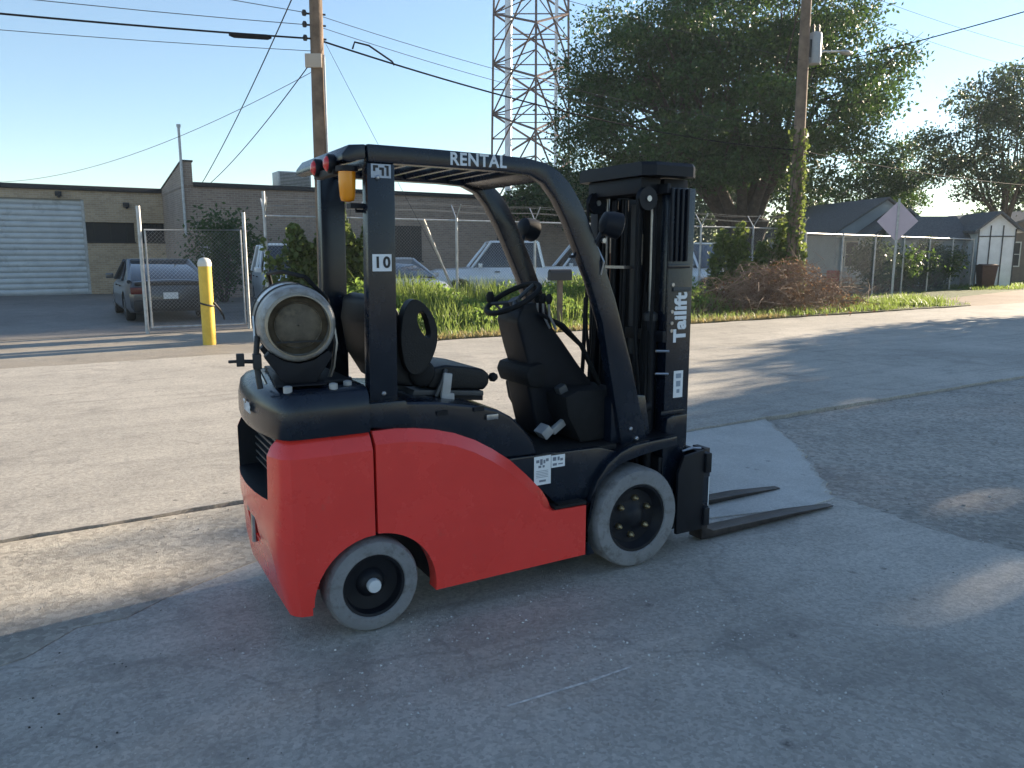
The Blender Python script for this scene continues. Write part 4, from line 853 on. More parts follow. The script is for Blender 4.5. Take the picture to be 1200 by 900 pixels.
# ---- counterweight
half = [(.010, 0), (-.10, 0), (-.20, .0), (-.285, .002), (-.325, .010), (-.350, .030), (-.368, .06), (-.385, .11), (-.402, .19), (-.415, .29), (-.420, .40), (-.421, W / 2)]
def plan(z, ins=0., rear=0., zf=None):
    pts = []
    for i, (x, y) in enumerate(half):
        k = max(0, (-x - .2) / .22); yy = y + ins * (1 - y / (W / 2)); xx = x + rear * min(1, k)
        pts.append((xx, yy, z if zf is None else zf(yy)))
    return pts + [(x, W - y, zz) for x, y, zz in reversed(pts[:-1])]
def cap_strip(b, base, n, flip):
    for i in range(n // 2):
        j = n - 1 - i
        if j - i < 2: continue
        q = (base + i, base + i + 1, base + j - 1, base + j) if j - i > 2 else (base + i, base + i + 1, base + j); b.f.append(q if not flip else q[::-1]); b.m.append(b.mi)
def zbot(y):
    k = min(1, max(0, (min(y, W - y) - .07) / .16)); return .135 + .20 * (k * k * (3 - 2 * k))
b = MB(); secs = [plan(0, .012, .035, zbot), plan(0, .003, .015, lambda y: zbot(y) + .12), plan(.52), plan(.74), plan(.802), plan(.838, .020, .016), plan(.868, .048, .045)]
n_ = len(secs[0])
for r0 in secs: b.v += [tuple(p) for p in r0]
for k in range(len(secs) - 1):
    for i in range(n_ - 1): b.f.append((k * n_ + i, k * n_ + i + 1, (k + 1) * n_ + i + 1, (k + 1) * n_ + i)); b.m.append(0)
    b.f.append((k * n_ + n_ - 1, k * n_, (k + 1) * n_, (k + 1) * n_ + n_ - 1)); b.m.append(0)
cap_strip(b, 0, n_, True); cap_strip(b, (len(secs) - 1) * n_, n_, False)
cw = b.build('counterweight', RED, fk)
well = [MB().lathe([(.268, -.05), (.268, .25)], c=(.012, 0, .168), n=40), MB().lathe([(.268, W - .25), (.268, W + .05)], c=(.012, 0, .168), n=40), MB().b6(-.262, .3, -.05, .25, -.1, .17), MB().b6(-.262, .3, W - .25, W + .05, -.1, .17)]
vent = MB().rings([[(-.6, .13, .60), (-.6, W - .13, .60), (-.6, W - .10, .95), (-.6, .10, .95)], [(-.30, .15, .62), (-.30, W - .15, .62), (-.30, W - .13, .95), (-.30, .13, .95)]])
slot = MB().b6(-.6, .02, -.02, .006, .280, .287); slot2 = MB().b6(-.6, .02, W - .006, W + .02, .280, .287)
pin = MB().b6(-.6, -.34, W / 2 - .09, W / 2 + .09, .38, .48)
carve(cw, well + [vent, slot, slot2, pin])
cw.data.materials.append(BLKM)
for p_ in cw.data.polygons:
    c_ = p_.center
    if .59 < c_.z < .88 and .10 < c_.y < W - .10 and (c_.x > -.34 or abs(p_.normal.x) < .7) and c_.x < -.25 and p_.area < .5 and abs(p_.normal.z) < 2 and (abs(p_.normal.z) > .85 or abs(p_.normal.y) > .85 or c_.x > -.32): p_.material_index = 1
cw.data.polygons.foreach_set('use_smooth', [True] * len(cw.data.polygons)); cw.data.set_sharp_from_angle(angle=R(24))
bvm = cw.modifiers.new('bev', 'BEVEL'); bvm.width = .006; bvm.segments = 2; bvm.limit_method = 'ANGLE'; bvm.angle_limit = R(40)
MB().b6(-.296, -.285, .16, W - .16, .63, .90).build('radiator_grille', BLKM, fk)
for k in range(7): MB().b6(-.318, -.298, .16, W - .16, .645 + k * .034, .655 + k * .034).build('grille_bar', DGREY, fk)
MB().tube([(-.395, W / 2, .34), (-.395, W / 2, .50)], .014, 8).lathe([(.026, .49), (.026, .51)], c=(-.395, W / 2, 0), ax='z', n=12).build('tow_pin', STEEL, fk, smooth=40)
# ---- black rear cover above the counterweight
b = MB(); secs = [plan(.872, .030, .020), plan(.90, .022, .012), plan(.98, .024, .014), plan(1.03, .034, .026), plan(1.052, .055, .05), plan(1.062, .09, .085)]
for r0 in secs: b.v += [tuple(p) for p in r0]
for k in range(len(secs) - 1):
    for i in range(n_ - 1): b.f.append((k * n_ + i, k * n_ + i + 1, (k + 1) * n_ + i + 1, (k + 1) * n_ + i)); b.m.append(0)
    b.f.append((k * n_ + n_ - 1, k * n_, (k + 1) * n_, (k + 1) * n_ + n_ - 1)); b.m.append(0)
cap_strip(b, 0, n_, True); cap_strip(b, (len(secs) - 1) * n_, n_, False)
b.build('rear_cover', BLK, fk, smooth=42)
MB().b6(-.26, -.02, .16, W - .16, 1.064, 1.082).build('cover_plate', BLKM, fk, bevel=.006)
for (x, y) in ((-.30, .10), (-.05, .12), (-.12, .085)): MB().lathe([(.018, 1.05), (.018, 1.078), (.008, 1.082)], c=(x, y, 0), ax='z', n=12).build('cap_bolt', LGREY, fk, smooth=50)
text('badge', 'Tailift', PALE, fk, (-.4125, .36, .965), (R(90), 0, R(-90)), .06, .002)
# ---- red side panels with chamfered top edge
A = arc(.012, .168, .272, 88, -8, 16)
top_full = [(.022, .872), (.12, .872), (.21, .864), (.30, .848), (.40, .820), (.50, .777), (.59, .724), (.68, .660), (.77, .576), (.85, .492), (.885, .44), (.905, .395)]
def lower(p, d):
    out = []
    for i, (x, z) in enumerate(p):
        if i == 0: nx, nz = 0, -1
        else:
            dx, dz = p[min(i + 1, len(p) - 1)][0] - p[i - 1][0], p[min(i + 1, len(p) - 1)][1] - p[i - 1][1]; q = math.hypot(dx, dz); nx, nz = dz / q, -dx / q
        out.append((x + nx * d, z + nz * d))
    return out
fr_ = [(1.083, .388), (1.083, .135)]
def ring_at(top, y, e=0.): return [(x, y, z) for x, z in ([(.022, A[0][1])] + top[:] + [(fr_[0][0] - e, fr_[0][1] - e), (fr_[1][0] - e, fr_[1][1] + e)] + [(x, z + (e if z < .2 else 0)) for x, z in reversed(A[1:])])]
t1 = lower(top_full, .050); t1[-1] = (.890, .392)
both(MB().rings([ring_at(t1, 0), ring_at(top_full, .042), ring_at(top_full, .075)]), 'side_panel', RED, smooth=24)
both(MB().b6(.905, 1.09, .004, .16, .392, .408).b6(.93, 1.07, .01, .15, .409, .414), 'step_tread', RUB, bevel=.003)
both(MB().b6(.0, .020, .05, .20, .44, .86), 'seam_panel', BLKM)
# ---- chassis, hood, floor
b = MB(); b.prism([(.29, .15), (.29, .46), (.022, .46), (.022, .862), (.42, .80), (.62, .68), (.80, .52), (.88, .39), (1.10, .39), (1.10, .17)], .077, W - .077); b.build('chassis', BLKM, fk)
both(MB().prism([(.56, .66), (.70, .665), (1.19, .655), (1.30, .62), (1.12, .40), (.93, .416), (.80, .54)], .045, .076), 'floor_side', BLK, bevel=.006)
MB().b6(.62, 1.32, .077, W - .077, .625, .652).build('floor_plate', RUB, fk, bevel=.004)
MB().prism([(1.10, .17), (1.10, .60), (1.52, .60), (1.52, .17)], .235, W - .235).build('axle_housing', BLKM, fk, bevel=.01)
hood = [(.022, .876), (.022, .975), (.14, .982), (.34, .962), (.52, .928), (.63, .898), (.70, .858), (.76, .80), (.815, .73), (.845, .66), (.60, .66), (.42, .80)]
MB().prism(hood, .055, W - .055).build('hood', BLK, fk, bevel=.022, seg=3)
both(MB().prism([(.012, .885), (.012, .99), (.175, .99), (.205, .885)], .038, .120), 'post_foot', BLK, bevel=.008)
# ---- overhead guard
go = [(.049, 2.029), (.35, 2.027), (.674, 2.021), (.80, 2.016), (.893, 2.000), (.96, 1.967), (1.019, 1.917), (1.08, 1.835), (1.132, 1.738), (1.21, 1.575), (1.292, 1.382), (1.40, 1.06), (1.522, .626)]
gi = [(1.355, .626), (1.28, .97), (1.218, 1.261), (1.14, 1.462), (1.061, 1.628), (1.00, 1.752), (.94, 1.849), (.88, 1.913), (.804, 1.945), (.674, 1.952), (.35, 1.956), (.054, 1.958)]
both(MB().prism(go + gi, .075, .135), 'guard_side_frame', BLK, bevel=.009)
both(MB().prism([(.029, .96), (.154, .96), (.166, 1.957), (.048, 1.957)], .078, .142), 'guard_rear_post', BLK, bevel=.008)
MB().prism([(-.05, 1.985), (-.02, 2.022), (.047, 2.028), (.047, 1.972), (-.02, 1.955), (-.05, 1.962)], .085, W - .085).build('guard_rear_beam', BLK, fk, bevel=.006)
MB().prism([(.80, 1.955), (.90, 1.925), (.935, 1.945), (.86, 2.0), (.80, 2.008)], .136, W - .136).build('guard_front_beam', BLK, fk, bevel=.006)
for k in range(6): MB().prism([(.13 + k * .115, 1.965), (.155 + k * .115, 1.965), (.155 + k * .115, 2.012), (.13 + k * .115, 2.012)], .136, W - .136).build('guard_bar', BLK, fk, bevel=.004)
text('lettering', 'RENTAL', PALE, fk, (.545, .0742, 1.990), (R(90), 0, R(-.6)), .072, .0018, sx=.98, spacing=1.08)
pt = MB().prism([(.058, 1.528), (.140, 1.528), (.141, 1.597), (.059, 1.597)], .0755, .0775).build('number_plate', WHITE, fk)
text('number', '10', INK, pt, (.100, .0751, 1.562), (R(90), 0, 0), .062, .002, spacing=1.25)
dc = MB().prism([(.063, 1.899), (.147, 1.899), (.148, 1.953), (.064, 1.953)], .0755, .0775).build('data_plate', mat('plate_aluminium', (.34, .38, .44), .4, .3, var=.15, scale=40), fk)
MB().b6(.072, .082, .0748, .0754, 1.925, 1.948).b6(.082, .094, .0748, .0754, 1.938, 1.948).b6(.108, .118, .0748, .0754, 1.908, 1.94).b6(.098, .108, .0748, .0754, 1.93, 1.94).b6(.128, .138, .0748, .0754, 1.908, 1.948).b6(.121, .128, .0748, .0754, 1.94, 1.948).build('plate_marks', INK, dc)
# rear lamps, beacon, work lamps
for y in (.21, .40):
    l = MB().lathe([(.034, -.075), (.038, -.07), (.038, -.045), (.03, -.035)], c=(0, y, 1.958), ax='x', n=20).build('stop_lamp', BLKM, fk, smooth=40)
    MB().lathe([(.004, -.088), (.018, -.086), (.030, -.078), (.031, -.074)], c=(0, y, 1.958), ax='x', n=20).build('lens', REDLENS, l, smooth=50)
MB().b6(-.06, -.02, .18, .46, 1.915, 1.944).build('lamp_bracket', BLKM, fk, bevel=.004)
be = MB().lathe([(.045, 1.925), (.045, 1.945)], c=(-.012, .15, 0), ax='z', n=20).build('beacon', BLKM, fk, smooth=40)
MB().lathe([(.010, 1.806), (.026, 1.81), (.031, 1.825), (.034, 1.88), (.035, 1.924)], c=(-.012, .15, 0), ax='z', n=24).build('lens', AMBER, be, smooth=60)
MB().b6(-.01, .052, .12, .17, 1.78, 1.80).tube([(.02, .145, 1.80), (.02, .145, 1.77), (.09, .11, 1.77)], .008, 6).build('beacon_bracket', BLKM, fk)
def work_lamp(y, s):
    l = MB(); c = Vector((1.245, y, 1.735)); q = Vector((.9, -.22 * s, -.22)).normalized()
    qq = q.to_track_quat('Z', 'Y')
    def ring(r, h): return [c + qq @ Vector((r * math.cos(a * .3142), r * math.sin(a * .3142), h)) for a in range(20)]
    l.rings([ring(.02, -.06), ring(.052, -.045), ring(.062, .0), ring(.064, .035), ring(.058, .04)]); lo_ = l.build('work_lamp', BLKM, fk, smooth=45)
    g = MB(); g.rings([ring(.057, .036), ring(.05, .044), ring(.005, .05)]); g.build('lens', CLEAR, lo_, smooth=60)
    MB().tube([c + Vector((-.04, .02 * s, -.03)), c + Vector((-.07, .03 * s, -.09)), (1.165, y + .04 * s, 1.60)], .012, 6).box((1.155, y + .045 * s, 1.6), (.05, .03, .05)).build('bracket', BLKM, lo_)
    MB().tube([(1.19, y + .04 * s, 1.63), (1.21, y + .01 * s, 1.56), (1.20, y + .02 * s, 1.50)], .006, 5).lathe([(.012, y - .005 * s), (.012, y + .01 * s)], c=(1.20, 0, 1.66), n=8).build('fitting', STEEL, lo_)
work_lamp(.055, 1); work_lamp(W - .055, -1)
MB().tube([(1.06, .09, 1.60), (1.035, .06, 1.585), (1.01, .06, 1.585)], .008, 5).build('wire_clip', BLKM, fk)
# ---- wheels
def wheel(name, x, r, wd, y0, rim_r, nuts, hub_r, drive):
    for s in (1, -1):
        Y = (lambda v: v) if s > 0 else (lambda v: W - v)
        prof = [(rim_r, y0 + .012), (rim_r + .006, y0 + .004), (r - .03, y0), (r - .012, y0 + .006), (r, y0 + .028), (r, y0 + wd - .028), (r - .012, y0 + wd - .006), (r - .03, y0 + wd), (rim_r, y0 + wd - .01)]
        t = MB().lathe([(a, Y(c)) for a, c in prof], c=(x, 0, r), n=48, close=True).build(name, TYRE, fk, smooth=40)
        if drive: dish = [(rim_r + .001, y0 + .010), (rim_r - .012, y0 + .012), (rim_r - .02, y0 + .03), (rim_r - .035, y0 + .055), (hub_r + .045, y0 + .058), (hub_r + .02, y0 + .05), (hub_r, y0 + .035), (hub_r * .75, y0 + .025), (.008, y0 + .022)]
        else: dish = [(rim_r + .001, y0 + .010), (rim_r - .010, y0 + .014), (rim_r - .018, y0 + .05), (hub_r + .035, y0 + .060), (hub_r + .022, y0 + .04), (hub_r + .01, y0 + .03), (hub_r, y0 + .028), (.008, y0 + .026)]
        rm = MB().lathe([(a, Y(c)) for a, c in dish], c=(x, 0, r), n=40, cap0=False).build('rim', BLKM, t, smooth=35)
        if drive:
            for k in range(nuts):
                a = R(60 * k + 84); px, pz = x + .098 * math.cos(a), r + .098 * math.sin(a)
                MB().lathe([(.016, Y(y0 + .058)), (.0165, Y(y0 + .040)), (.012, Y(y0 + .032)), (.006, Y(y0 + .024))], c=(px, 0, pz), n=6).build('wheel_nut', BRASS, t)
        else:
            MB().lathe([(.030, Y(y0 + .03)), (.031, Y(y0 + .008)), (.027, Y(y0 + .001)), (.002, Y(y0 - .002))], c=(x, 0, r), n=16).build('axle_nut', CLEAR, t, smooth=40)
wheel('drive_wheel', 1.412, .262, .18, 0, .176, 6, .048, True)
wheel('steer_wheel', .003, .205, .15, .005, .136, 0, .03, False)
MB().tube([(.003, .16, .205), (.003, W - .16, .205)], .05, 12).build('steer_axle', BLKM, fk, smooth=40)
# ---- front fenders
fo = [(1.098, .120), (1.095, .30), (1.115, .40), (1.16, .50), (1.225, .575), (1.30, .622), (1.38, .648), (1.47, .655), (1.665, .662)]
fi = [(1.665, .615), (1.52, .600), (1.44, .590)] + arc(1.412, .262, .318, 92, 190, 10)[1:] + [(1.155, .120)]
both(MB().prism(fo + fi, .012, .050), 'fender', BLK, bevel=.008)
both(MB().prism([(x, z) for x, z in fo] + [(x, z - .012 if i > 5 else z) for i, (x, z) in reversed(list(enumerate([(x + .012, z) for x, z in fo])))], .05, .235), 'fender_liner', BLKM)
both(MB().prism([(1.30, .64), (1.30, .88), (1.36, .90), (1.52, .88), (1.56, .66)], .10, .235), 'fender_tower', BLK, bevel=.015)
# ---- stickers on the floor side
def sticker(x0, x1, z0, z1, marks):
    s_ = MB().b6(x0, x1, .0430, .0446, z0, z1).build('warning_sticker', WHITE, fk)
    k = MB()
    for (a, c, e, g) in marks: k.b6(x0 + (x1 - x0) * a, x0 + (x1 - x0) * c, .0424, .0429, z0 + (z1 - z0) * e, z0 + (z1 - z0) * g)
    k.build('print', mat('sticker_print', (.16, .18, .22), .6), s_)
sticker(.812, .905, .515, .655, [(.12, .3, .78, .88), (.35, .5, .70, .9), (.55, .66, .74, .86), (.7, .86, .8, .9), (.25, .42, .6, .68), (.5, .62, .6, .68)] + [(.12, .84, .48 - k * .055, .495 - k * .055) for k in range(5)] + [(.3, .7, .1, .17)])
sticker(.908, .985, .590, .650, [(.1, .35, .55, .85), (.45, .6, .55, .85), (.65, .85, .5, .7), (.1, .4, .15, .35), (.5, .85, .2, .3)])
# ---- cowl, dash, steering
MB().prism([(1.16, .655), (1.08, .80), (1.06, .90), (1.14, .928), (1.30, .918), (1.43, .905), (1.52, .86), (1.52, .655)], .16, W - .10).build('front_cowl', RUB, fk, bevel=.02)
dash = [(1.02, .665), (.985, .80), (.955, .94), (.975, 1.0), (.935, 1.12), (.895, 1.265), (.915, 1.325), (.985, 1.335), (1.05, 1.29), (1.16, 1.16), (1.27, 1.02), (1.35, .93), (1.35, .70)]
MB().prism(dash, .34, .57).build('dash_cover', BLKM, fk, bevel=.022, seg=3)
MB().prism([(.935, .94), (.915, 1.0), (.93, 1.045), (1.02, 1.06), (1.03, .93)], .29, .61).build('knee_panel', RUB, fk, bevel=.02)
MB().prism([(.905, 1.29), (.935, 1.355), (.995, 1.36), (1.02, 1.30)], .34, .56).build('column_shroud', BLKM, fk, bevel=.012)
sw = MB(); c = Vector((.935, .46, 1.375)); nrm = Vector((-.48, 0, .88)).normalized()
sw.torus(c, .148, .0135, nrm, 40, 10); st_ = sw.build('steering_wheel', RUB, fk, smooth=60)
sp_ = MB(); qq = nrm.to_track_quat('Z', 'Y')
for a in (90, 210, 330): sp_.tube([c - nrm * .02, c + qq @ Vector((.14 * math.cos(R(a)), .14 * math.sin(R(a)), 0))], .011, 6)
sp_.tube([c - nrm * .06, c - nrm * .005], .03, 12); sp_.build('spokes', DGREY, st_, smooth=50)
k0 = c + qq @ Vector((-.13, -.06, .02)); MB().lathe([(.012, -.02), (.02, 0), (.022, .02), (.012, .04)], c=k0, ax='z', n=12).build('spinner_knob', RUB, st_, smooth=60)
MB().tube([(.97, .62, 1.29), (.985, .70, 1.31), (1.0, .78, 1.33)], .008, 6).box((1.0, .79, 1.335), (.03, .05, .02)).build('direction_lever', RUB, fk)
for k in range(3):
    y = .36 - k * .055
    lv = MB().tube([(1.06, y, 1.23), (1.02, y, 1.30), (1.015, y - .005, 1.36)], .007, 6).build('hydraulic_lever', STEEL, fk, smooth=50)
    MB().lathe([(.008, 1.355), (.016, 1.37), (.017, 1.39), (.008, 1.405)], c=(1.015, y - .005, 0), ax='z', n=10).build('knob', RUB, lv, smooth=60)
hs = MB()
for k, y in enumerate((.29, .33)): hs.tube([(1.00 + k * .02, y, 1.30), (1.12, y - .01, 1.245), (1.24 + k * .02, y - .01, 1.13), (1.33 + k * .02, y, .98), (1.36 + k * .02, y, .92)], .011, 6)
hs.build('dash_hose', RUB, fk, smooth=60)
MB().box((1.13, .245, .77), (.22, .03, .034), Matrix.Rotation(R(-33), 3, 'Y')).build('pedal_arm', LGREY, fk, bevel=.004)
MB().box((1.20, .235, .872), (.17, .05, .022), Matrix.Rotation(R(14), 3, 'Y')).box((1.285, .235, .862), (.075, .09, .03), Matrix.Rotation(R(10), 3, 'Y')).build('brake_pedal', DGREY, fk, bevel=.004)
MB().box((1.0, .26, .715), (.06, .08, .05), Matrix.Rotation(R(-40), 3, 'Y')).build('accelerator_pedal', LGREY, fk, bevel=.006)
MB().box((1.10, .24, .90), (.05, .05, .10), Matrix.Rotation(R(-25), 3, 'Y')).box((1.12, .23, .84), (.03, .06, .06)).build('parking_brake', DGREY, fk, bevel=.008)
# ---- seat
MB().prism([(.30, .945), (.30, .965), (.66, .93), (.66, .905)], .27, .64).build('seat_rail', BLKM, fk)
MB().prism([(.29, .965), (.30, .99), (.655, .955), (.655, .93)], .25, .66).build('seat_suspension', DGREY, fk, bevel=.006)
MB().prism([(.37, .988), (.36, 1.04), (.39, 1.085), (.46, 1.092), (.56, 1.078), (.655, 1.06), (.69, 1.03), (.685, .985), (.66, .957)], .25, .67).build('seat_cushion', VINYL, fk, bevel=.02, seg=3)
MB().prism([(.30, 1.0), (.19, 1.02), (.12, 1.14), (.095, 1.30), (.11, 1.395), (.15, 1.42), (.21, 1.40), (.245, 1.30), (.285, 1.16), (.34, 1.08)], .25, .67).build('seat_back', VINYL, fk, bevel=.035, seg=3)
for y0 in (.205, .645):   # hip restraint wings with an open grip hole
    o1 = [(.24, 1.10), (.22, 1.22), (.235, 1.34), (.275, 1.405), (.325, 1.395), (.375, 1.34), (.402, 1.27), (.400, 1.20), (.372, 1.13), (.335, 1.075), (.28, 1.06)]
    wing = MB().prism(chai(o1), y0, y0 + .06).build('hip_restraint', VINYL, fk)
    carve(wing, [MB().prism(chai([(.298, 1.315), (.318, 1.352), (.344, 1.335), (.360, 1.29), (.368, 1.235), (.348, 1.225), (.320, 1.26)]), y0 - .1, y0 + .2)])
    bm_ = wing.modifiers.new('bev', 'BEVEL'); bm_.width = .012; bm_.segments = 2; bm_.limit_method = 'ANGLE'
    wing.data.polygons.foreach_set('use_smooth', [True] * len(wing.data.polygons)); wing.data.set_sharp_from_angle(angle=R(40))
MB().lathe([(.05, .225), (.062, .235), (.062, .265), (.05, .275)], c=(.335, 0, 1.065), n=18).build('recliner_cover', RUB, fk, smooth=50)
MB().box((.448, .225, 1.0), (.045, .02, .12), Matrix.Rotation(R(8), 3, 'Y')).box((.455, .224, .94), (.06, .022, .05)).build('belt_buckle', LGREY, fk, bevel=.008)
MB().tube([(.40, .235, .955), (.43, .228, 1.02), (.455, .24, 1.075)], .011, 6).build('seat_belt', DGREY, fk, smooth=50)
sl_ = MB().tube([(.66, .30, 1.005), (.715, .29, 1.01)], .007, 6).build('seat_lever', BLKM, fk)
MB().lathe([(.008, .705), (.02, .712), (.023, .73), (.014, .745)], c=(0, .289, 1.01), ax='x', n=14).build('knob', RUB, sl_, smooth=60)
# ---- mast
MX0, MX1 = 1.60, 1.835; MYC = .43
def channel(x0, x1, y0, y1, z0, z1, t, open_dir):
    """C-section rail: web at the outer side, flanges front and back"""
    b = MB(); b.b6(x0, x1, y0 if open_dir > 0 else y1 - t, (y0 + t) if open_dir > 0 else y1, z0, z1)
    ya, yb = (y0 + t + .0005, y1) if open_dir > 0 else (y0, y1 - t - .0005)
    b.b6(x0, x0 + t, ya, yb, z0, z1).b6(x1 - t, x1, ya, yb, z0, z1); return b
channel(MX0 + .07, MX1, .13, .20, .10, 1.93, .016, 1).build('outer_rail', BLK, fk, bevel=.003)
channel(MX0 + .07, MX1, .66, .73, .10, 1.93, .016, -1).build('outer_rail', BLK, fk, bevel=.003)
channel(MX0 + .085, MX1 + .01, .203, .26, .12, 1.98, .014, 1).build('inner_rail', BLKM, fk, bevel=.003)
channel(MX0 + .085, MX1 + .01, .60, .657, .12, 1.98, .014, -1).build('inner_rail', BLKM, fk, bevel=.003)
for z, h in ((.42, .10), (1.14, .06), (1.90, .05)): MB().b6(MX0 + .045, MX0 + .068, .13, .73, z, z + h).build('mast_crossmember', BLKM, fk, bevel=.004)
cp = [(1.50, .16), (1.56, .115), (1.80, .115), (1.845, .15), (1.845, .71), (1.80, .745), (1.56, .745), (1.50, .70)]
b = MB(); b.rings([[(x, y, 1.985) for x, y in cp], [(x, y, 2.035) for x, y in cp], [(x * .985 + .025, MYC + (y - MYC) * .96, 2.052) for x, y in cp]]); b.build('mast_cap', BLKM, fk, smooth=30)
MB().b6(1.53, 1.66, .20, .66, 1.90, 1.984).build('mast_head', BLKM, fk, bevel=.01)
for y in (.22, .62):
    lc_ = MB().tube([(1.635, y, .14), (1.635, y, 1.28)], .032, 14).build('lift_cylinder', BLKM, fk, smooth=40)
    MB().tube([(1.635, y, 1.28), (1.635, y, 1.91)], .016, 12).build('rod', STEEL, lc_, smooth=40)
    MB().lathe([(.036, 1.25), (.038, 1.26), (.038, 1.285), (.02, 1.30)], c=(1.635, y, 0), ax='z', n=14).build('gland', DGREY, lc_, smooth=40)
for y in (.17, .60):
    sv_ = MB().lathe([(.058, y - .016), (.05, y - .008), (.05, y + .008), (.058, y + .016)], c=(1.545, 0, 1.872), n=24).build('hose_sheave', BLKM, fk, smooth=35)
    MB().lathe([(.015, y - .024), (.015, y + .024)], c=(1.545, 0, 1.872), n=10).build('pin', STEEL, sv_)
    for dx in (-.056, .056): MB().tube([(1.545 + dx, y, 1.87), (1.545 + dx, y, 1.45 if dx > 0 else 1.20), (1.58 + dx * .4, y + .02, .75), (1.62, y + .03, .50)], .0085, 6).build('hose', RUB, fk, smooth=60)
fl_ = MB().tube([(1.70, .43, .14), (1.70, .43, 1.05)], .058, 18).build('free_lift_cylinder', BLKM, fk, smooth=40)
MB().tube([(1.70, .43, 1.05), (1.70, .43, 1.86)], .036, 14).build('rod', DGREY, fl_, smooth=40)
channel(MX0 + .11, MX1 + .02, .262, .31, .14, 1.90, .012, 1).build('inner_rail', BLKM, fk, bevel=.003)
channel(MX0 + .11, MX1 + .02, .55, .598, .14, 1.90, .012, -1).build('inner_rail', BLKM, fk, bevel=.003)
MB().b6(1.80, 1.812, .315, .545, .14, 1.885).build('mast_gap_fill', BLKM, fk)  # dark plate added so the open gap between the inner rails reads dark
for (y, z0, z1) in ((.305, 1.60, 1.76), (.285, 1.54, 1.70), (.535, 1.6, 1.76)):
    MB().b6(1.60, 1.615, y - .011, y + .011, z0, z1).build('leaf_chain', mat('dry_chain', (.34, .28, .22), .6, .4, var=.4, scale=60), fk, bevel=.002)
for y in (.305, .535): MB().b6(1.602, 1.612, y - .009, y + .009, .35, 1.60).build('leaf_chain', RUST, fk)
hz = MB()
for k, (y, dx) in enumerate(((.36, .0), (.40, .012), (.45, .0), (.49, .012), (.255, .01))): hz.tube([(1.57 + dx, y, 1.88), (1.565 + dx, y, 1.3), (1.555 + dx, y + .01 * math.sin(k * 2), .9), (1.585 + dx, y + .015, .6), (1.60, y, .46)], .010, 6)
hz.build('hose_bundle', RUB, fk, smooth=60)
for z in (1.52, 1.0): MB().b6(1.545, 1.60, .34, .51, z, z + .015).build('hose_clamp', STEEL, fk)
for z in (1.44, 1.30, 1.24, 1.20): MB().lathe([(.010, .124), (.012, .130)], c=(1.70, 0, z), n=8).build('mast_bolt', STEEL, fk)
for z in (1.10, .98): MB().tube([(1.60, .128, z), (1.68, .118, z - .005)], .006, 5).build('clamp_screw', STEEL, fk)
tl_ = text('lettering', 'Tailift', WHITE, fk, (1.762, .1285, 1.268), (R(90), R(-90), 0), .112, .0046, sx=.96, spacing=1.04)
tl_.rotation_euler = (Matrix.Rotation(R(-90), 3, 'Y') @ Matrix.Rotation(R(90), 3, 'X')).to_euler()
s3 = MB().b6(1.728, 1.792, .1275, .1292, .84, .985).build('capacity_sticker', WHITE, fk)
MB().b6(1.742, 1.778, .1268, .1274, .945, .97).b6(1.745, 1.775, .1268, .1274, .90, .93).b6(1.75, 1.77, .1268, .1274, .865, .885).build('print', mat('sticker_print_grey', (.25, .30, .36), .6), s3)
both(MB().tube([(1.20, .20, .70), (1.62, .20, .80)], .03, 12), 'tilt_cylinder', BLKM, smooth=40)
MB().b6(1.56, 1.67, .14, .70, .20, .34).build('mast_pivot', BLKM, fk, bevel=.01)
# ---- carriage and forks
for (z0, z1) in ((.42, .53), (.12, .22)): MB().b6(1.905, 1.945, .04, W - .06, z0, z1).build('carriage_bar', BLKM, fk, bevel=.006)
for y in (.055, W - .095):
    MB().prism([(1.72, .10), (1.72, .44), (1.76, .53), (1.904, .55), (1.904, .10)], y, y + .02).build('carriage_plate', BLKM, fk, bevel=.004)
    MB().b6(1.88, 1.97, y + .021, y + .06, .14, .50).build('carriage_stop', BLK, fk, bevel=.006)
MB().b6(1.925, 1.93, .0385, .0395, .235, .40).build('reflector_strip', WHITE, fk)
for y in (.24, .56): MB().b6(1.84, 1.904, y, y + .08, .14, .50).build('carriage_roller_bracket', BLKM, fk, bevel=.006)
MB().b6(1.80, 1.90, .20, .34, .535, .58).b6(1.82, 1.86, .22, .30, .581, .61).build('valve_block', BLKM, fk, bevel=.006)
MB().tube([(1.80, .12, .54), (1.86, .10, .555), (1.905, .09, .55)], .008, 6).build('hydraulic_pipe', STEEL, fk)
for y0 in (.10, .53):
    b = MB(); b.prism([(1.948, .54), (1.948, .012), (2.02, .010), (3.09, .010), (3.10, .016), (2.70, .040), (2.04, .052), (1.99, .075), (1.985, .54)], y0, y0 + .10)
    for i, v_ in enumerate(b.v):
        if v_[0] > 3.05: b.v[i] = (v_[0], y0 + .05 + (v_[1] - y0 - .05) * .55, v_[2])
    b.build('fork', FORK, fk, bevel=.003)

# ================================================================ PROPANE TANK on the rear cover
tk = thing('propane_tank', 'dented grey propane cylinder strapped across the back of the forklift', 'gas cylinder', fk.matrix_basis @ Vector((-.245, .09, 1.085)), R(29.63 - 8.5))
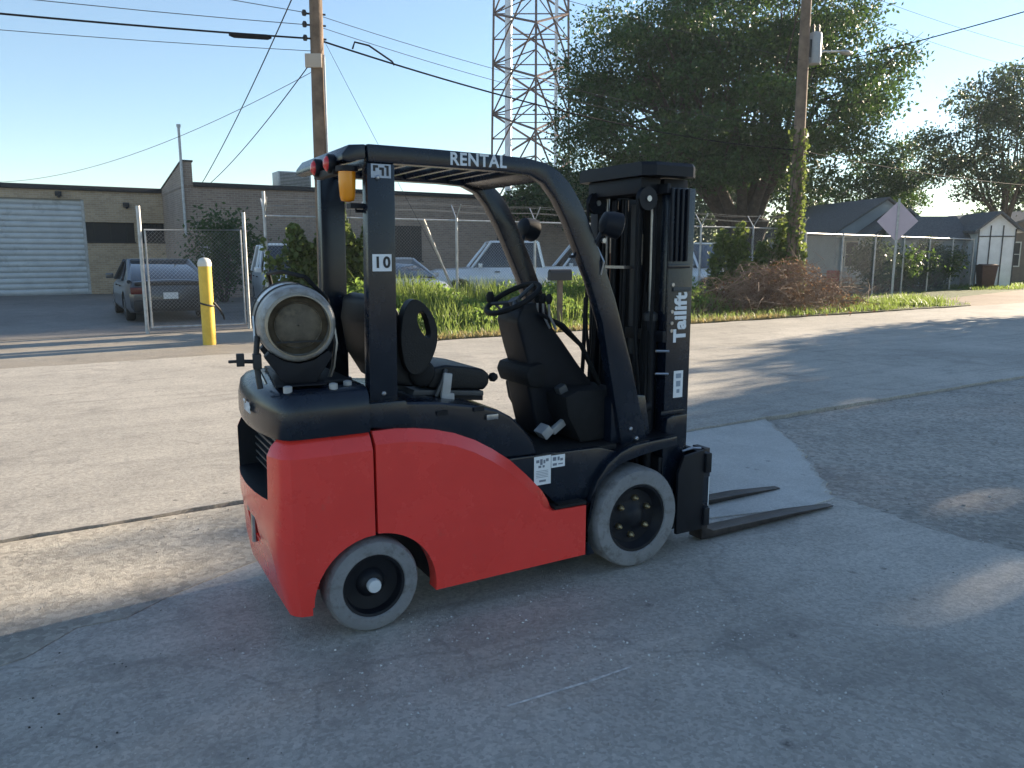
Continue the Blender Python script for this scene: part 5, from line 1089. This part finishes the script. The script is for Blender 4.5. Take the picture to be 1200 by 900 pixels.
# local: axis along +y, ring end at y = 0, axis height .232
zc = .232
MB().lathe([(.119, -.002), (.124, .0), (.126, .02), (.128, .062), (.122, .062), (.119, .02)], c=(0, 0, zc), n=44, close=True).build('foot_ring', TANKR, tk, smooth=40)
MB().lathe([(.004, .085), (.118, .070), (.127, .058), (.139, .060), (.1475, .070), (.1535, .090), (.1555, .12), (.1555, .52), (.152, .56), (.13, .60), (.08, .625), (.03, .632)], c=(0, 0, zc), n=44).build('cylinder_body', TANKM, tk, smooth=50)
MB().lathe([(.003, .040), (.05, .042), (.095, .050), (.117, .062), (.1175, .066), (.095, .056), (.05, .048), (.003, .046)], c=(0, 0, zc), n=40, close=True).build('end_dish', TANKB, tk, smooth=50)
MB().lathe([(.088, .046), (.092, .040), (.097, .046), (.092, .054)], c=(0, 0, zc), n=36, close=True).build('end_bead', TANKB, tk, smooth=60)
MB().lathe([(.1575, .19), (.1605, .192), (.1605, .222), (.1575, .224)], c=(0, 0, zc), n=40, close=True).build('strap_band', IRON, tk, smooth=40)
MB().lathe([(.1575, .44), (.1605, .442), (.1605, .472), (.1575, .474)], c=(0, 0, zc), n=40, close=True).build('strap_band', IRON, tk, smooth=40)
MB().b6(-.088, .088, .028, .034, zc - .068, zc - .061).build('weld_bead', INK, tk)
lb_ = MB()
for a in range(8):
    a0, a1 = R(100 + a * 6), R(106 + a * 6)
    lb_.add([(.1564 * math.cos(a0), .26, zc + .1564 * math.sin(a0)), (.1564 * math.cos(a1), .26, zc + .1564 * math.sin(a1)), (.1564 * math.cos(a1), .40, zc + .1564 * math.sin(a1)), (.1564 * math.cos(a0), .40, zc + .1564 * math.sin(a0))], [(0, 1, 2, 3)])
lb_.build('label', WHITE, tk, smooth=60)
MB().lathe([(.09, .632), (.092, .66), (.092, .70), (.085, .70), (.085, .64)], c=(0, 0, zc), n=28, close=True).build('collar', TANKM, tk, smooth=40)
MB().tube([(0, .63, zc), (0, .69, zc)], .018, 10).lathe([(.028, .69), (.03, .70), (.03, .715), (.02, .72)], c=(0, 0, zc), n=14).build('valve', BRASS, tk, smooth=40)
# bracket belongs to the truck
def tl(p): return (tk.matrix_basis.inverted() @ Vector((0, 0, 0)), p)[1]
M2 = (Matrix.Translation(fk.location) @ Matrix.Rotation(R(29.63), 4, 'Z')).inverted() @ (Matrix.Translation(tk.location) @ Matrix.Rotation(R(29.63 - 8.5), 4, 'Z'))
def tb(b): b.v = [tuple(M2 @ Vector(v)) for v in b.v]; return b
for y in (.06, .36): tb(MB().prism([(-.062, -.005), (.062, -.005), (.135, .105), (.115, .125), (.06, .088), (0, .075), (-.06, .088), (-.115, .125), (-.135, .105)], y, y + .07)).build('tank_cradle', BLKM, fk, bevel=.004)
tb(MB().b6(-.10, .10, .02, .52, -.012, -.0055)).build('cradle_base', BLKM, fk, bevel=.003)
tb(MB().tube([(-.155, .10, .19), (-.165, .09, .10), (-.16, .08, .02), (-.155, .07, -.02)], .012, 8).b6(-.178, -.145, .06, .11, .06, .12).tube([(-.17, .08, .09), (-.235, .07, .095)], .009, 6).box((-.225, .07, .10), (.03, .03, .05)).box((-.25, .07, .095), (.04, .012, .012))).build('strap_latch', IRON, fk, bevel=.003)
tb(MB().tube([(-.16, .20, zc + .03), (-.16, .15, .06), (-.13, .12, -.01)], .007, 6).tube([(.158, .21, zc), (.168, .2, .14), (.15, .18, .04), (.13, .17, -.01)], .009, 6)).build('strap_tail', STEEL, fk, smooth=50)
tb(MB().tube([(0, .72, zc), (-.03, .79, zc + .06), (-.06, .70, zc + .19), (-.02, .40, zc + .205), (.06, .28, zc + .185), (.15, .30, zc + .09), (.19, .34, zc - .08), (.17, .36, 0)], .0095, 8)).build('gas_hose', RUB, fk, smooth=60)

# ---- small fittings that break up the big panels
for x in (.10, .32, .50): MB().b6(x, x + .05, .046, .0545, .905, .925).build('hood_louvre', BLKM, fk)
MB().b6(.56, .62, .040, .0545, .86, .885).build('hood_latch', STEEL, fk, bevel=.003)
for z in (1.02, 1.90): MB().lathe([(.010, .078), (.010, .069), (.005, .066)], c=(.09, 0, z), n=6).build('guard_bolt', STEEL, fk)
for (x, z) in ((1.40, .72), (1.44, .665)): MB().lathe([(.012, .075), (.012, .064), (.006, .060)], c=(x, 0, z), n=6).build('guard_bolt', STEEL, fk)
hb_ = MB()
for k in range(4): hb_.tube([(1.60 + .012 * k, .20 + .02 * k, 1.2 + .1 * k), (1.585, .19 + .02 * k, .85), (1.56, .20 + .03 * k, .62), (1.50, .24, .56)], .009, 6)
for k in range(3): hb_.tube([(1.62, .66 + .02 * k, 1.86), (1.60, .665 + .02 * k, 1.2), (1.575, .67 + .015 * k, .62)], .010, 6)
hb_.build('mast_hoses', RUB, fk, smooth=60)
MB().b6(1.60, 1.668, .662, .73, .50, 1.92).build('mast_stay', BLKM, fk, bevel=.004)
MB().tube([(1.52, .70, .66), (1.545, .705, 1.0), (1.56, .71, 1.35)], .012, 6).build('mast_hose', RUB, fk, smooth=60)
# oil spots and a scrape on the concrete

for x in (1.665, 1.70, 1.735, 1.77): MB().b6(x, x + .014, .1165, .1295, 1.56, 1.925).build('rail_rib', BLKM, fk, bevel=.002)
MB().b6(1.655, 1.80, .112, .1295, 1.525, 1.545).build('rail_bracket', BLK, fk, bevel=.003)
MB().b6(1.70, 1.82, .120, .1295, 1.405, 1.425).build('rail_bracket', DGREY, fk, bevel=.003)
MB().b6(1.64, 1.80, .116, .1295, .755, .775).build('rail_bracket', BLK, fk, bevel=.003)
MB().prism([(1.645, .62), (1.66, .74), (1.70, .752), (1.80, .752), (1.80, .62)], .09, .1295).build('mast_bracket', BLK, fk, bevel=.006)

# ================================================================ AIR
hz_ = MB().b6(-70, 90, -15, 120, -1.3, 53).build('haze', []); tag(hz_, 'thin morning haze over the street', 'haze', kind='stuff')
hm = bpy.data.materials.new('haze_air'); hm.use_nodes = True; hn = hm.node_tree; hn.nodes.remove(hn.nodes['Principled BSDF'])
pv_ = hn.nodes.new('ShaderNodeVolumePrincipled'); pv_.inputs['Color'].default_value = (.75, .87, 1, 1); pv_.inputs['Density'].default_value = .0005; pv_.inputs['Anisotropy'].default_value = .1
hn.links.new(pv_.outputs[0], hn.nodes['Material Output'].inputs['Volume']); hz_.data.materials.append(hm)
